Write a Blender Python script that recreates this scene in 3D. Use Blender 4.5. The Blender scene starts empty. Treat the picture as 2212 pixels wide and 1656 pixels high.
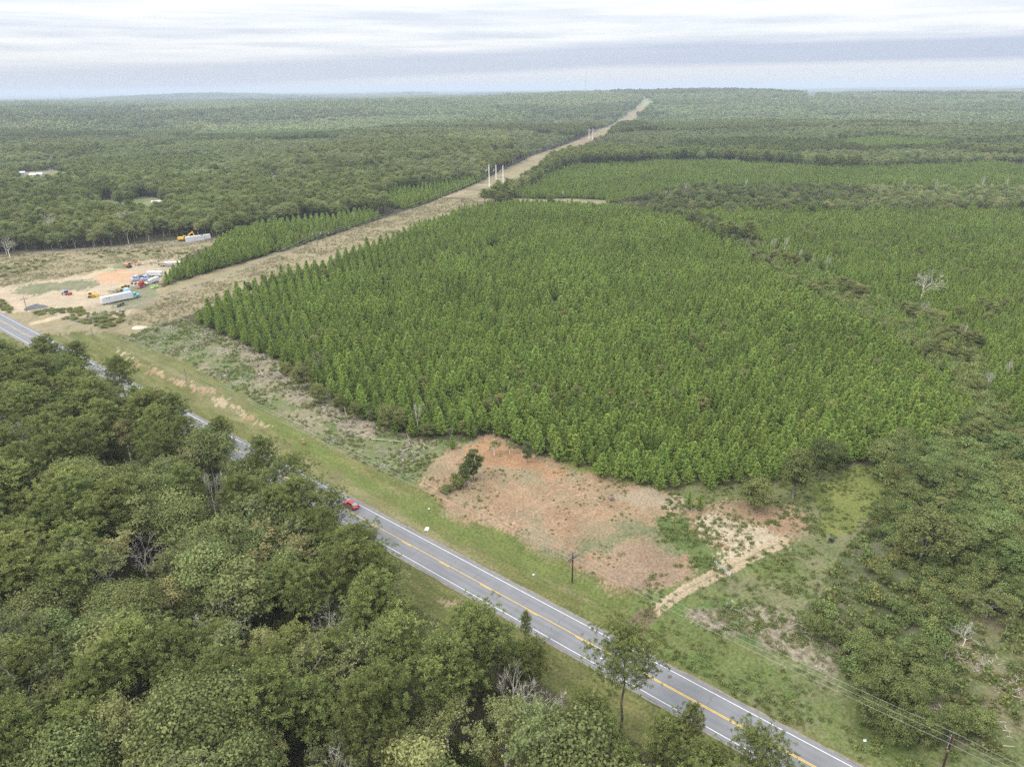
import bpy, math, random
import numpy as np
random.seed(11)
rng = np.random.default_rng(11)
PI = math.pi
S = bpy.context.scene
R = math.radians

# ------------------------------------------------------------------ camera
H = 96.0                      # flying height of the camera above the road
FV, CXV, CYV = 1534.0, 1106.0, 828.0   # focal length and centre, in units of a 2212 px wide frame
PITCH, ROLL = R(22.5), R(0.6)
cam_d = bpy.data.cameras.new('camera'); cam = bpy.data.objects.new('camera', cam_d)
S.collection.objects.link(cam); S.camera = cam
cam_d.sensor_fit = 'HORIZONTAL'; cam_d.sensor_width = 36.0; cam_d.lens = 36.0*FV/2212.0
cam_d.clip_start = 1.0; cam_d.clip_end = 90000.0
cam.location = (0, 0, H)
from mathutils import Matrix, Vector
cam.rotation_euler = (Matrix.Rotation(PI/2-PITCH, 3, 'X') @ Matrix.Rotation(-ROLL, 3, 'Z')).to_euler()

# ------------------------------------------------------------------ world
SUN_EL, SUN_AZ = R(52), R(-120)      # azimuth measured from +Y towards +X
W = bpy.data.worlds.new('World'); S.world = W; W.use_nodes = True
wn, wl = W.node_tree.nodes, W.node_tree.links
wn.clear()
def wnode(t, **k):
    n = wn.new(t)
    for a, b in k.items(): setattr(n, a, b)
    return n
def wmath(op, a, b=None, c=None, clamp=False):
    n = wnode('ShaderNodeMath', operation=op, use_clamp=clamp)
    for i, v in enumerate((a, b, c)):
        if v is None: continue
        if isinstance(v, (int, float)): n.inputs[i].default_value = v
        else: wl.new(v, n.inputs[i])
    return n.outputs[0]
def wramp(fac, stops, mode='LINEAR'):
    n = wnode('ShaderNodeValToRGB'); n.color_ramp.interpolation = mode
    e = n.color_ramp.elements
    while len(e) < len(stops): e.new(0.5)
    for i, (p, c) in enumerate(stops): e[i].position = p; e[i].color = (*c, 1)
    wl.new(fac, n.inputs[0]); return n.outputs[0]
def wmix(fac, a, b):
    n = wnode('ShaderNodeMix', data_type='RGBA')
    for sck, v in ((n.inputs[0], fac), (n.inputs[6], a), (n.inputs[7], b)):
        if isinstance(v, (int, float)): sck.default_value = v
        elif isinstance(v, tuple): sck.default_value = (*v, 1)
        else: wl.new(v, sck)
    return n.outputs[2]
tc = wnode('ShaderNodeTexCoord'); sep = wnode('ShaderNodeSeparateXYZ'); wl.new(tc.outputs['Generated'], sep.inputs[0])
zc = wmath('MAXIMUM', sep.outputs[2], 0.0)
den = wmath('ADD', zc, 0.035)
comb = wnode('ShaderNodeCombineXYZ')
wl.new(wmath('DIVIDE', sep.outputs[0], den), comb.inputs[0]); wl.new(wmath('DIVIDE', sep.outputs[1], den), comb.inputs[1])
n1 = wnode('ShaderNodeTexNoise'); n1.inputs['Scale'].default_value = 0.55; n1.inputs['Detail'].default_value = 6; n1.inputs['Roughness'].default_value = 0.55
wl.new(comb.outputs[0], n1.inputs['Vector'])
# slow wobble of the layer edges with azimuth
comb2 = wnode('ShaderNodeCombineXYZ'); wl.new(sep.outputs[0], comb2.inputs[0]); wl.new(wmath('MULTIPLY', zc, 26.0), comb2.inputs[1])
n2 = wnode('ShaderNodeTexNoise'); n2.inputs['Scale'].default_value = 2.6; n2.inputs['Detail'].default_value = 5; n2.inputs['Roughness'].default_value = 0.6; n2.inputs['Distortion'].default_value = 0.3
wl.new(comb2.outputs[0], n2.inputs['Vector'])
streak = wmath('ADD', wmath('MULTIPLY', n1.outputs[0], 0.45), wmath('MULTIPLY', n2.outputs[0], 0.55))
cloud = wramp(streak, [(0.38, (0.66, 0.70, 0.79)), (0.47, (0.78, 0.81, 0.86)), (0.54, (0.89, 0.905, 0.93)), (0.63, (0.985, 0.98, 0.975))])
# blue-grey bank of low cloud: between about 1.2 and 2.9 degrees, lower and fainter towards the left
elev = wmath('ADD', zc, wmath('MULTIPLY', wmath('SUBTRACT', n2.outputs[0], 0.5), 0.010))
tilt = wmath('SUBTRACT', elev, wmath('MULTIPLY', wmath('MINIMUM', sep.outputs[0], 0.1), 0.040))
bank = wramp(wmath('MULTIPLY', tilt, 10.0), [(0.0, (0.0,)*3), (0.17, (0.0,)*3), (0.24, (1,)*3), (0.42, (1,)*3), (0.52, (0.0,)*3)])
wt = wmath('MULTIPLY', bank, wmath('MULTIPLY_ADD', sep.outputs[0], 0.5, 0.72, clamp=True))
low = wramp(wmath('MULTIPLY', zc, 10.0), [(0.0, (1,)*3), (0.30, (1,)*3), (0.46, (0,)*3)])
cl3 = wmix(wmath('MULTIPLY', low, 0.85), cloud, (0.84, 0.855, 0.885))
cl2 = wmix(wt, cl3, (0.49, 0.555, 0.71))
grad = wmath('MULTIPLY_ADD', zc, 3.2, 1.0)       # overcast: the zenith is three times as bright as the horizon
bg = wnode('ShaderNodeBackground'); wl.new(cl2, bg.inputs[0]); wl.new(wmath('MULTIPLY', grad, .575), bg.inputs[1])
sky = wnode('ShaderNodeTexSky', sky_type='NISHITA', sun_disc=False, sun_elevation=SUN_EL, sun_rotation=SUN_AZ)
bg2 = wnode('ShaderNodeBackground'); wl.new(sky.outputs[0], bg2.inputs[0]); bg2.inputs[1].default_value = 0.1
mx = wnode('ShaderNodeMixShader'); mx.inputs[0].default_value = 0.08
wl.new(bg.outputs[0], mx.inputs[1]); wl.new(bg2.outputs[0], mx.inputs[2])
out = wnode('ShaderNodeOutputWorld'); wl.new(mx.outputs[0], out.inputs[0])

sd = bpy.data.lights.new('sun', 'SUN'); sd.energy = 1.5; sd.angle = R(14); sd.color = (1.0, 0.96, 0.9)
sun = bpy.data.objects.new('sun', sd); S.collection.objects.link(sun)
sdir = Vector((math.sin(SUN_AZ)*math.cos(SUN_EL), math.cos(SUN_AZ)*math.cos(SUN_EL), math.sin(SUN_EL)))
sun.rotation_euler = sdir.to_track_quat('Z', 'Y').to_euler(); sun.location = (0, 0, 400)
S.view_settings.view_transform = 'Standard'; S.view_settings.look = 'None'
S.view_settings.exposure = 0.72; S.view_settings.gamma = 1.0; S.view_settings.use_curve_mapping = False
S.render.engine = 'CYCLES'
cy = S.cycles
cy.max_bounces = 4; cy.diffuse_bounces = 3; cy.glossy_bounces = 2; cy.transmission_bounces = 2; cy.volume_bounces = 1; cy.transparent_max_bounces = 4
cy.use_denoising = False; cy.volume_step_rate = 10; cy.volume_max_steps = 16
cy.sample_clamp_indirect = 4

# ------------------------------------------------------------------ pixel <-> place (2212 px wide frame)
def ray(x, y):
    dx = (np.asarray(x, float)-CXV)/FV; dy = -(np.asarray(y, float)-CYV)/FV
    c, s = math.cos(ROLL), math.sin(ROLL)
    rx = dx*c+dy*s; ry = -dx*s+dy*c
    return rx, math.cos(PITCH)+ry*math.sin(PITCH), -math.sin(PITCH)+ry*math.cos(PITCH)
def project(X, Y, Z):
    X, Y, Z = np.asarray(X, float), np.asarray(Y, float), np.asarray(Z, float)-H
    f = Y*math.cos(PITCH)-Z*math.sin(PITCH); u = Y*math.sin(PITCH)+Z*math.cos(PITCH)
    f = np.where(f < 1e-3, 1e-3, f)
    rx, ry = X/f, u/f
    c, s = math.cos(ROLL), math.sin(ROLL)
    return CXV+FV*(rx*c-ry*s), CYV-FV*(rx*s+ry*c)
def sst(a, b, x): t = np.clip((x-a)/(b-a), 0, 1); return t*t*(3-2*t)
def hash2(i, j, seed):
    n = (i.astype(np.int64)*374761393+j.astype(np.int64)*668265263+seed*2147483) & 0x7fffffff
    n = ((n ^ (n >> 13))*1274126177) & 0x7fffffff
    return ((n ^ (n >> 16)) & 0xffffff)/float(0xffffff)
def vnoise(X, Y, sc, seed=0, octs=1):
    X = np.asarray(X, float)/sc; Y = np.asarray(Y, float)/sc; tot = 0; amp = 1; nrm = 0
    for o in range(octs):
        i, j = np.floor(X), np.floor(Y); fx, fy = X-i, Y-j
        fx = fx*fx*(3-2*fx); fy = fy*fy*(3-2*fy)
        a = hash2(i, j, seed+o); b = hash2(i+1, j, seed+o); c = hash2(i, j+1, seed+o); d = hash2(i+1, j+1, seed+o)
        tot = tot+amp*((a*(1-fx)+b*fx)*(1-fy)+(c*(1-fx)+d*fx)*fy); nrm += amp; amp *= .5; X = X*2.03+17; Y = Y*2.03+9
    return tot/nrm
# road frame
RP = np.array([7.158, 114.66]); RD = np.array([0.76527, -0.64371]); RN = np.array([0.64371, 0.76527])
def sn(X, Y): return (X-RP[0])*RD[0]+(Y-RP[1])*RD[1], (X-RP[0])*RN[0]+(Y-RP[1])*RN[1]
def sn2(s, n): return RP[0]+RD[0]*s+RN[0]*n, RP[1]+RD[1]*s+RN[1]*n
def height(X, Y):
    X = np.asarray(X, float); Y = np.asarray(Y, float); D = np.hypot(X, Y)
    w = sst(1250, 1900, D)
    h = w*(-9*np.exp(-((Y-2100)/420)**2)+5*np.sin(X/310+1.3)*np.cos(Y/420)+4*np.sin((X+Y)/700)+(vnoise(X, Y, 800, 15, 2)-.5)*34)
    rx = sst(-2400, -500, X)*(1-sst(1700, 3000, X))
    h = h+w*(52+10*np.sin(X/430+.6)+5*np.sin(X/171))*np.exp(-((Y-4000-0.12*X)/1050)**2)*rx
    h = h+w*22*sst(2200, 3600, D)*(1-rx)*np.exp(-((Y-3600)/1300)**2)
    h = h+44*np.exp(-((X+3750)/900)**2-((Y-9000)/1500)**2)
    f = sst(7000, 15000, D)
    h = h+f*(vnoise(X, Y, 5200, 5, 3)*105-26)
    s, n = sn(X, Y)
    h = h-0.7*np.exp(-((n-9)/2.5)**2)*(D < 900)+1.6*sst(14, 60, n)*(1-w)*0
    return h
def at(x, y, dz=0.0):
    rx, ry, rz = (float(v) for v in ray(x, y))
    t0 = (H-dz)/-rz if rz < -1e-6 else 1e9
    if t0*ry < 1200: return rx*t0, ry*t0
    ts = np.geomspace(900, 60000, 2500); z = H+rz*ts; g = height(rx*ts, ry*ts)+dz
    k = np.argmax(z < g) if (z < g).any() else len(ts)-1
    return rx*ts[k], ry*ts[k]
def inside(px, py, poly):
    px = np.asarray(px); py = np.asarray(py); r = np.zeros(px.shape, bool); n = len(poly)
    for i in range(n):
        x1, y1 = poly[i]; x2, y2 = poly[(i+1) % n]
        if y1 == y2: continue
        c = (py < max(y1, y2)) & (py >= min(y1, y2))
        r ^= c & (px < (x2-x1)*(py-y1)/(y2-y1)+x1)
    return r
def near_line(px, py, pts, w):
    px = np.asarray(px, float); py = np.asarray(py, float); best = np.full(px.shape, 1e9)
    for (x1, y1), (x2, y2) in zip(pts[:-1], pts[1:]):
        dx, dy = x2-x1, y2-y1; t = np.clip(((px-x1)*dx+(py-y1)*dy)/(dx*dx+dy*dy), 0, 1)
        best = np.minimum(best, np.hypot(px-x1-t*dx, py-y1-t*dy))
    return best-w

# ------------------------------------------------------------------ materials
def rgb(c): return (c[0], c[1], c[2], 1)
def mat(name, col, rough=0.8, metal=0.0, var=0.12, scale=2.0, spec=0.3):
    m = bpy.data.materials.new(name); m.use_nodes = True; N, L = m.node_tree.nodes, m.node_tree.links
    b = N['Principled BSDF']; b.inputs['Roughness'].default_value = rough; b.inputs['Metallic'].default_value = metal
    b.inputs['Specular IOR Level'].default_value = spec
    t = N.new('ShaderNodeTexCoord'); n = N.new('ShaderNodeTexNoise'); n.inputs['Scale'].default_value = scale; n.inputs['Detail'].default_value = 5
    L.new(t.outputs['Object'], n.inputs['Vector'])
    r = N.new('ShaderNodeValToRGB'); e = r.color_ramp.elements
    e[0].position = .3; e[1].position = .72
    e[0].color = rgb([c*(1-var) for c in col]); e[1].color = rgb([min(1, c*(1+var)) for c in col])
    L.new(n.outputs[0], r.inputs[0]); L.new(r.outputs[0], b.inputs['Base Color'])
    return m
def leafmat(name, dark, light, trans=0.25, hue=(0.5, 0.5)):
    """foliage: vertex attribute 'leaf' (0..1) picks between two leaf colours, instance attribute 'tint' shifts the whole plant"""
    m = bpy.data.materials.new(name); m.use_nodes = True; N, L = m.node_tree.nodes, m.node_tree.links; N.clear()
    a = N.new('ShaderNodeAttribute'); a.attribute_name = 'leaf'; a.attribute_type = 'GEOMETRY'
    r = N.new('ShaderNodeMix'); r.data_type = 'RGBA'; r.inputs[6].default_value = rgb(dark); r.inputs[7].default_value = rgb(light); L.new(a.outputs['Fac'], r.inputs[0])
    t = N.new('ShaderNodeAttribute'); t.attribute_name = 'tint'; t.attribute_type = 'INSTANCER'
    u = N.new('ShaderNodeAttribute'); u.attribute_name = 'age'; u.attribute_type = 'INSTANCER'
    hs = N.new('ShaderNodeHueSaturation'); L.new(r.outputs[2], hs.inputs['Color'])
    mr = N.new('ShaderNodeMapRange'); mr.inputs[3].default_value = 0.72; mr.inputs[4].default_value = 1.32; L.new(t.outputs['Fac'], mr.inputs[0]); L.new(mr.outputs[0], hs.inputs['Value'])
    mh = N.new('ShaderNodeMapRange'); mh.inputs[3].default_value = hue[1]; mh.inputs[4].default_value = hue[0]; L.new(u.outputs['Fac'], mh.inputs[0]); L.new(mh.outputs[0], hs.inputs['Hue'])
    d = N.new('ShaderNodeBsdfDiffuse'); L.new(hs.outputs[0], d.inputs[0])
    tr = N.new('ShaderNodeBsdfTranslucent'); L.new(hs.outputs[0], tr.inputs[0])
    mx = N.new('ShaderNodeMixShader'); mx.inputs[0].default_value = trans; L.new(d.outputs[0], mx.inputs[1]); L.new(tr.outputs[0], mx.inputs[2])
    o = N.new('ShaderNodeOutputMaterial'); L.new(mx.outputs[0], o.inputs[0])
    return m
def groundmat(name, fine=6.0, amp=0.35, bump=0.25):
    m = bpy.data.materials.new(name); m.use_nodes = True; N, L = m.node_tree.nodes, m.node_tree.links
    b = N['Principled BSDF']; b.inputs['Roughness'].default_value = 0.95; b.inputs['Specular IOR Level'].default_value = 0.1
    a = N.new('ShaderNodeAttribute'); a.attribute_name = 'soil'
    g = N.new('ShaderNodeNewGeometry')
    n = N.new('ShaderNodeTexNoise'); n.inputs['Scale'].default_value = fine*.35; n.inputs['Detail'].default_value = 7; n.inputs['Roughness'].default_value = .7; L.new(g.outputs['Position'], n.inputs['Vector'])
    n2 = N.new('ShaderNodeTexNoise'); n2.inputs['Scale'].default_value = .11; n2.inputs['Detail'].default_value = 6; n2.inputs['Roughness'].default_value = .65; L.new(g.outputs['Position'], n2.inputs['Vector'])
    r = N.new('ShaderNodeMapRange'); r.inputs[1].default_value = .3; r.inputs[2].default_value = .7; r.inputs[3].default_value = 1-amp; r.inputs[4].default_value = 1+amp; L.new(n.outputs[0], r.inputs[0])
    r2 = N.new('ShaderNodeMapRange'); r2.inputs[1].default_value = .3; r2.inputs[2].default_value = .7; r2.inputs[3].default_value = .84; r2.inputs[4].default_value = 1.16; L.new(n2.outputs[0], r2.inputs[0])
    mm = N.new('ShaderNodeMath'); mm.operation = 'MULTIPLY'; L.new(r.outputs[0], mm.inputs[0]); L.new(r2.outputs[0], mm.inputs[1])
    v = N.new('ShaderNodeVectorMath'); v.operation = 'SCALE'; L.new(a.outputs['Color'], v.inputs[0]); L.new(mm.outputs[0], v.inputs['Scale'])
    L.new(v.outputs[0], b.inputs['Base Color'])
    bp = N.new('ShaderNodeBump'); bp.inputs['Strength'].default_value = bump; bp.inputs['Distance'].default_value = .4; L.new(n.outputs[0], bp.inputs['Height']); L.new(bp.outputs[0], b.inputs['Normal'])
    return m
MT = dict(
 bark=mat('pine_bark', (.13, .10, .08), .9, var=.3, scale=3), bark_pale=mat('pale_bark', (.46, .42, .37), .9, var=.2, scale=3),
 bark_grey=mat('grey_bark', (.20, .175, .155), .9, var=.25, scale=3),
 n_young=leafmat('young_pine_needles', (.090, .148, .034), (.285, .375, .094), .32, (.478, .502)),
 n_mature=leafmat('pine_needles', (.086, .112, .036), (.245, .278, .090), .3, (.48, .51)),
 l_oak=leafmat('broad_leaves', (.106, .135, .050), (.272, .298, .115), .35, (.478, .515)),
 l_pale=leafmat('turning_leaves', (.20, .225, .085), (.37, .37, .155), .35, (.47, .505)),
 l_shrub=leafmat('shrub_leaves', (.110, .140, .048), (.225, .255, .090), .3, (.465, .52)),
 l_cedar=leafmat('cedar_foliage', (.080, .105, .040), (.16, .19, .07), .2),
 l_grove=leafmat('distant_canopy', (.085, .122, .045), (.215, .245, .092), .2, (.475, .52)),
 weed=leafmat('green_weeds', (.10, .135, .04), (.18, .22, .08), .3, (.45, .51)),
 straw=leafmat('dry_grass', (.19, .165, .095), (.31, .275, .17), .3, (.48, .53)),
 stick=leafmat('broken_sticks', (.25, .21, .17), (.42, .38, .32), .0, (.49, .51)),
)
# ------------------------------------------------------------------ mesh builders
class MB:
    """collects quads / triangles for ONE mesh object"""
    def __init__(self): self.v = []; self.f = []; self.c = []; self.m = []; self.n = 0
    def add(self, V, F, c=0.5, mi=0):
        V = np.asarray(V, float).reshape(-1, 3); F = np.asarray(F, int)
        self.v.append(V); self.f.append((F+self.n, mi)); self.c.append(np.broadcast_to(np.asarray(c, float), (len(V),))); self.n += len(V)
    def tube(self, pts, rad, k=6, c=0.5, mi=0, cap=True):
        pts = np.asarray(pts, float); rad = np.broadcast_to(np.asarray(rad, float), (len(pts),)); n = len(pts)
        d = np.gradient(pts, axis=0); d /= np.linalg.norm(d, axis=1)[:, None]+1e-9
        up = np.where(np.abs(d[:, 2:3]) > .9, np.array([[1., 0, 0]]), np.array([[0, 0, 1.]]))
        a = np.cross(d, up); a /= np.linalg.norm(a, axis=1)[:, None]+1e-9; b = np.cross(d, a)
        th = np.arange(k)*2*PI/k
        V = pts[:, None]+rad[:, None, None]*(a[:, None]*np.cos(th)[None, :, None]+b[:, None]*np.sin(th)[None, :, None])
        i = np.arange(n-1)[:, None]*k; j = np.arange(k)[None]; j2 = (j+1) % k
        F = np.stack([i+j, i+j2, i+k+j2, i+k+j], -1).reshape(-1, 4)
        self.add(V, F, c, mi)
        if cap and k >= 4:
            base = self.n-n*k
            for o in (0, (n-1)*k):
                for q in range(1, k-1, 2): self.f.append((np.array([[base+o, base+o+q, base+o+q+1, base+o+(q+2 if q+2 < k else q+1)]]) if q+2 < k else np.array([[base+o, base+o+q, base+o+q+1]]), mi))
    def box(self, c, s, rz=0.0, mi=0, taper=(1, 1), shift=(0, 0)):
        x, y, z = s[0]/2, s[1]/2, s[2]/2
        V = np.array([[sx*x*(taper[0] if sz > 0 else 1)+(shift[0] if sz > 0 else 0), sy*y*(taper[1] if sz > 0 else 1)+(shift[1] if sz > 0 else 0), sz*z] for sz in (-1, 1) for sx, sy in ((-1, -1), (1, -1), (1, 1), (-1, 1))])
        if rz: cc, ss = math.cos(rz), math.sin(rz); V = V @ np.array([[cc, ss, 0], [-ss, cc, 0], [0, 0, 1]])
        self.add(V+np.asarray(c), [[3, 2, 1, 0], [4, 5, 6, 7], [0, 1, 5, 4], [1, 2, 6, 5], [2, 3, 7, 6], [3, 0, 4, 7]], .5, mi)
    def prism(self, prof, y0, y1, mi=0, inset=None):
        """profile in XZ pulled from y0 to y1"""
        n = len(prof); P = np.array(prof, float)
        A = np.column_stack([P[:, 0], np.full(n, y0), P[:, 1]]); B = np.column_stack([P[:, 0], np.full(n, y1), P[:, 1]])
        if inset is not None: A[:, 1] += inset; B[:, 1] -= inset
        V = np.vstack([A, B]); i = np.arange(n); j = (i+1) % n
        self.add(V, np.stack([i, j, j+n, i+n], -1), .5, mi)
        b = self.n-2*n
        for o, rev in ((0, True), (n, False)):
            idx = list(range(b+o, b+o+n)); self.f.append(([idx[::-1] if rev else idx], mi))
    def quads(self, C, U, V, c, mi=0):
        C, U, V = (np.asarray(a, float) for a in (C, U, V)); n = len(C)
        P = np.stack([C-U-V, C+U-V, C+U+V, C-U+V], 1).reshape(-1, 3)
        self.add(P, np.arange(4*n).reshape(-1, 4), np.repeat(np.broadcast_to(c, (n,)), 4), mi)
    def tris(self, A, B, C_, c, mi=0):
        n = len(A); P = np.stack([A, B, C_], 1).reshape(-1, 3)
        self.add(P, np.arange(3*n).reshape(-1, 3), np.repeat(np.broadcast_to(c, (n,)), 3), mi)
    def mesh(self, name, mats, smooth=False):
        V = np.vstack(self.v); me = bpy.data.meshes.new(name)
        loops = []; starts = []; tot = []; mi = []; p = 0
        for F, m in self.f:
            if isinstance(F, list):
                for q in F: loops.append(np.array(q)); starts.append(np.array([p])); tot.append(np.array([len(q)])); mi.append(np.array([m])); p += len(q)
            else:
                k = F.shape[1]; loops.append(F.ravel()); starts.append(p+np.arange(len(F))*k); tot.append(np.full(len(F), k)); mi.append(np.full(len(F), m)); p += F.size
        loops = np.concatenate(loops); starts = np.concatenate(starts); tot = np.concatenate(tot); mi = np.concatenate(mi)
        me.vertices.add(len(V)); me.vertices.foreach_set('co', V.ravel().astype(np.float32))
        me.loops.add(len(loops)); me.loops.foreach_set('vertex_index', loops.astype(np.int32))
        me.polygons.add(len(starts)); me.polygons.foreach_set('loop_start', starts.astype(np.int32)); me.polygons.foreach_set('material_index', mi.astype(np.int32))
        me.polygons.foreach_set('use_smooth', np.full(len(starts), bool(smooth)))
        at_ = me.attributes.new('leaf', 'FLOAT', 'POINT'); at_.data.foreach_set('value', np.concatenate(self.c).astype(np.float32))
        for m in (mats if isinstance(mats, (list, tuple)) else [mats]): me.materials.append(m)
        me.update(calc_edges=True); me.validate(); return me
    def build(self, name, mats, parent=None, smooth=False):
        o = bpy.data.objects.new(name, self.mesh(name, mats, smooth)); S.collection.objects.link(o)
        if parent is not None: o.parent = parent
        return o
def tag(o, label=None, cat=None, group=None, kind=None):
    if label: o['label'] = label
    if cat: o['category'] = cat
    if group: o['group'] = group
    if kind: o['kind'] = kind
    return o
def thing(name, loc, rz, label, cat, group=None):
    o = bpy.data.objects.new(name, None); S.collection.objects.link(o); o.location = loc; o.rotation_euler = (0, 0, rz); o.empty_display_size = .5
    return tag(o, label, cat, group)
def part(name, mb, m, parent, label=None, smooth=False):
    o = mb.build(name, m, parent, smooth)
    if label: o['label'] = label
    return o
def unit(a): return a/(np.linalg.norm(a, axis=-1, keepdims=True)+1e-9)
def rvec(n, g=None):
    g = g or rng; return unit(g.normal(size=(n, 3)))

# ------------------------------------------------------------------ plant prototypes: each returns (wood, leaves)
def tufts(mb, C, r, k, up=0.35, w=0.28, base=0.5, spread=0.35):
    base = np.asarray(base, float)
    """needle tufts: k triangles fanning out of each centre"""
    n = len(C); C = np.repeat(C, k, 0); rr = np.repeat(np.broadcast_to(r, (n,)), k)*rng.uniform(.7, 1.15, n*k)
    d = rvec(n*k); d[:, 2] = d[:, 2]*.8+up; d = unit(d)
    s = unit(np.cross(d, rvec(n*k)))*(rr*w)[:, None]
    tip = C+d*rr[:, None]
    cc = np.clip(np.repeat(np.broadcast_to(base, (n,))+rng.normal(0, spread*.5, n), k)+rng.normal(0, .16, n*k), 0, 1)
    mb.tris(C, tip-s, tip+s, cc)
def young_pine(hh=7.0, rad=1.65, seed=0, full=1.0):
    wd, lf = MB(), MB(); g = np.random.default_rng(seed)
    wd.tube([[0, 0, -.3], [0.03, 0, hh*.4], [0, .03, hh*.96]], [.10, .07, .015], 5)
    C = []; B = []; z = hh*.05
    while z < hh*.96:
        t = z/hh; r = rad*(1-t)**.88*(1 if t > .1 else .85)*g.uniform(.8, 1.15)
        nb = int(round((4+4*(1-t))*full)); a0 = g.uniform(0, 6.3)
        for b in range(nb):
            a = a0+b*2*PI/nb+g.normal(0, .25); L = r*g.uniform(.6, 1.25); m = max(2, int(L/.36)); cu = g.uniform(.35, .75)
            for q in range(m):
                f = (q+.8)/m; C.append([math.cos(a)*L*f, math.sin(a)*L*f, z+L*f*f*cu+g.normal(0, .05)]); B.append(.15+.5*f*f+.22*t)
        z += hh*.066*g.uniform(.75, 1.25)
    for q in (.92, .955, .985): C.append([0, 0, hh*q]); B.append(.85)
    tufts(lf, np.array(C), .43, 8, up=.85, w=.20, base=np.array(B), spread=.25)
    return wd, lf
def clump_pine(hh=18, rad=3.6, seed=0, low=.5, nb=34, cl=1.0, lean=0.0, flat=False):
    wd, lf = MB(), MB(); g = np.random.default_rng(seed); rng_ = g
    tz = np.linspace(0, hh*.97, 7); px = lean*(tz/hh)**2*hh+g.normal(0, .12, 7)*(tz > 1); py = g.normal(0, .12, 7)*(tz > 1)
    P = np.column_stack([px, py, tz]); P[0, 2] = -.4
    wd.tube(P, np.linspace(.27, .05, 7)*(hh/18)**.8, 7)
    C = []; rr = []; BB = []
    for b in range(nb):
        t = low+(1-low)*((b+.5)/nb)**.85; zz = t*hh; c0 = np.array([np.interp(zz, tz, px), np.interp(zz, tz, py), zz])
        u = (t-low)/(1-low); prof = (math.sin(PI*min(1, .18+u*.80))**.65) if not flat else (.35+.65*u)
        L = rad*prof*g.uniform(.65, 1.2)*(1.0 if u < .93 else .6); a = b*2.399+g.normal(0, .25); el = .1+.55*u+g.normal(0, .12)
        d = np.array([math.cos(a)*math.cos(el), math.sin(a)*math.cos(el), math.sin(el)]); e = c0+d*L+np.array([0, 0, .12*L])
        mid = c0+d*L*.55
        wd.tube([c0, mid, e], [.07, .045, .015], 3, cap=False)
        ncl = max(3, int(L*4.2*cl))
        for q in range(ncl):
            f = .38+.62*(q+g.uniform(.2, .9))/ncl; lat = (1-abs(f-.75))*L*.30
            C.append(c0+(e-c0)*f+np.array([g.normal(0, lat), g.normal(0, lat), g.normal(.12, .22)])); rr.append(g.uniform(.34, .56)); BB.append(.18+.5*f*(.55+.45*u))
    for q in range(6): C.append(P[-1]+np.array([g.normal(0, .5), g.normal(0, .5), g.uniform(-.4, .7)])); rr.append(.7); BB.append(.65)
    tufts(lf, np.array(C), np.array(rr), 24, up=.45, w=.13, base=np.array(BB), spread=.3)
    return wd, lf
def limbs(wd, g, p, d, L, r, lev, ends, k=5, spread=.55, up=.15):
    n = 3; pts = [p]; q = p
    for i in range(n):
        d = unit(d+g.normal(0, .13, 3)+np.array([0, 0, up*.35])); q = q+d*L/n; pts.append(q)
    wd.tube(pts, np.linspace(r, r*.55, n+1), max(3, k), cap=False)
    if lev == 0: ends.append((q, d)); return
    m = 3 if lev > 1 else 3+g.integers(0, 2)
    for i in range(m):
        a = rvec(1, g)[0]; nd = unit(d+a*spread+np.array([0, 0, up]))
        f = g.uniform(.45, 1.0) if i else 1.0; pos = pts[0]+(q-pts[0])*f if f < 1 else q
        if i: j = f*n; i0 = min(int(j), n-1); pos = pts[i0]+(pts[i0+1]-pts[i0])*(j-i0)
        limbs(wd, g, pos, nd, L*g.uniform(.58, .78), r*.5, lev-1, ends, k-1, spread, up)
def broadleaf(hh=15, rad=3.6, seed=0, lobes=26, leaves=340, size=.115, crown_lo=.30, stick_out=0.0):
    wd, lf = MB(), MB(); g = np.random.default_rng(seed)
    top = hh*.62; wd.tube([[0, 0, -.4], [g.normal(0, .2), g.normal(0, .2), hh*.3], [g.normal(0, .3), g.normal(0, .3), top]], [.26*hh/15, .19*hh/15, .08], 6)
    cz = hh*(1+crown_lo)/2; rz = hh*(1-crown_lo)/2
    for i in range(lobes):
        k = (i+.5)/lobes; zz = 1-1.75*k; a = i*2.399+g.normal(0, .3); rho = math.sqrt(max(0, 1-zz*zz)); q = g.uniform(.55, .92)
        c = np.array([math.cos(a)*rho*rad*q, math.sin(a)*rho*rad*q, cz+zz*rz*g.uniform(.62, .86)]); rl = rad*g.uniform(.30, .46)
        wd.tube([[0, 0, min(top, max(hh*.25, c[2]-rl*1.8))], (c+np.array([0, 0, c[2]-1]))*.5, c], [.07, .05, .02], 3, cap=False)
        d = rvec(leaves, g); d[:, 2] = np.abs(d[:, 2])*.9-.25*(g.random(leaves) < .5); d = unit(d)
        rr = rl*(g.random(leaves)**.33)*(1+.25*g.normal(size=leaves)); P = c+d*rr[:, None]*np.array([1.08, 1.08, .8])
        nrm = unit(d+rvec(leaves, g)*.7); U = unit(np.cross(nrm, rvec(leaves, g))); V = np.cross(nrm, U); s = size*g.uniform(.65, 1.35, leaves)[:, None]
        lf.quads(P, U*s, V*s*.75, np.clip(g.uniform(.2, .7)+g.normal(0, .2, leaves), 0, 1))
    return wd, lf
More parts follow.
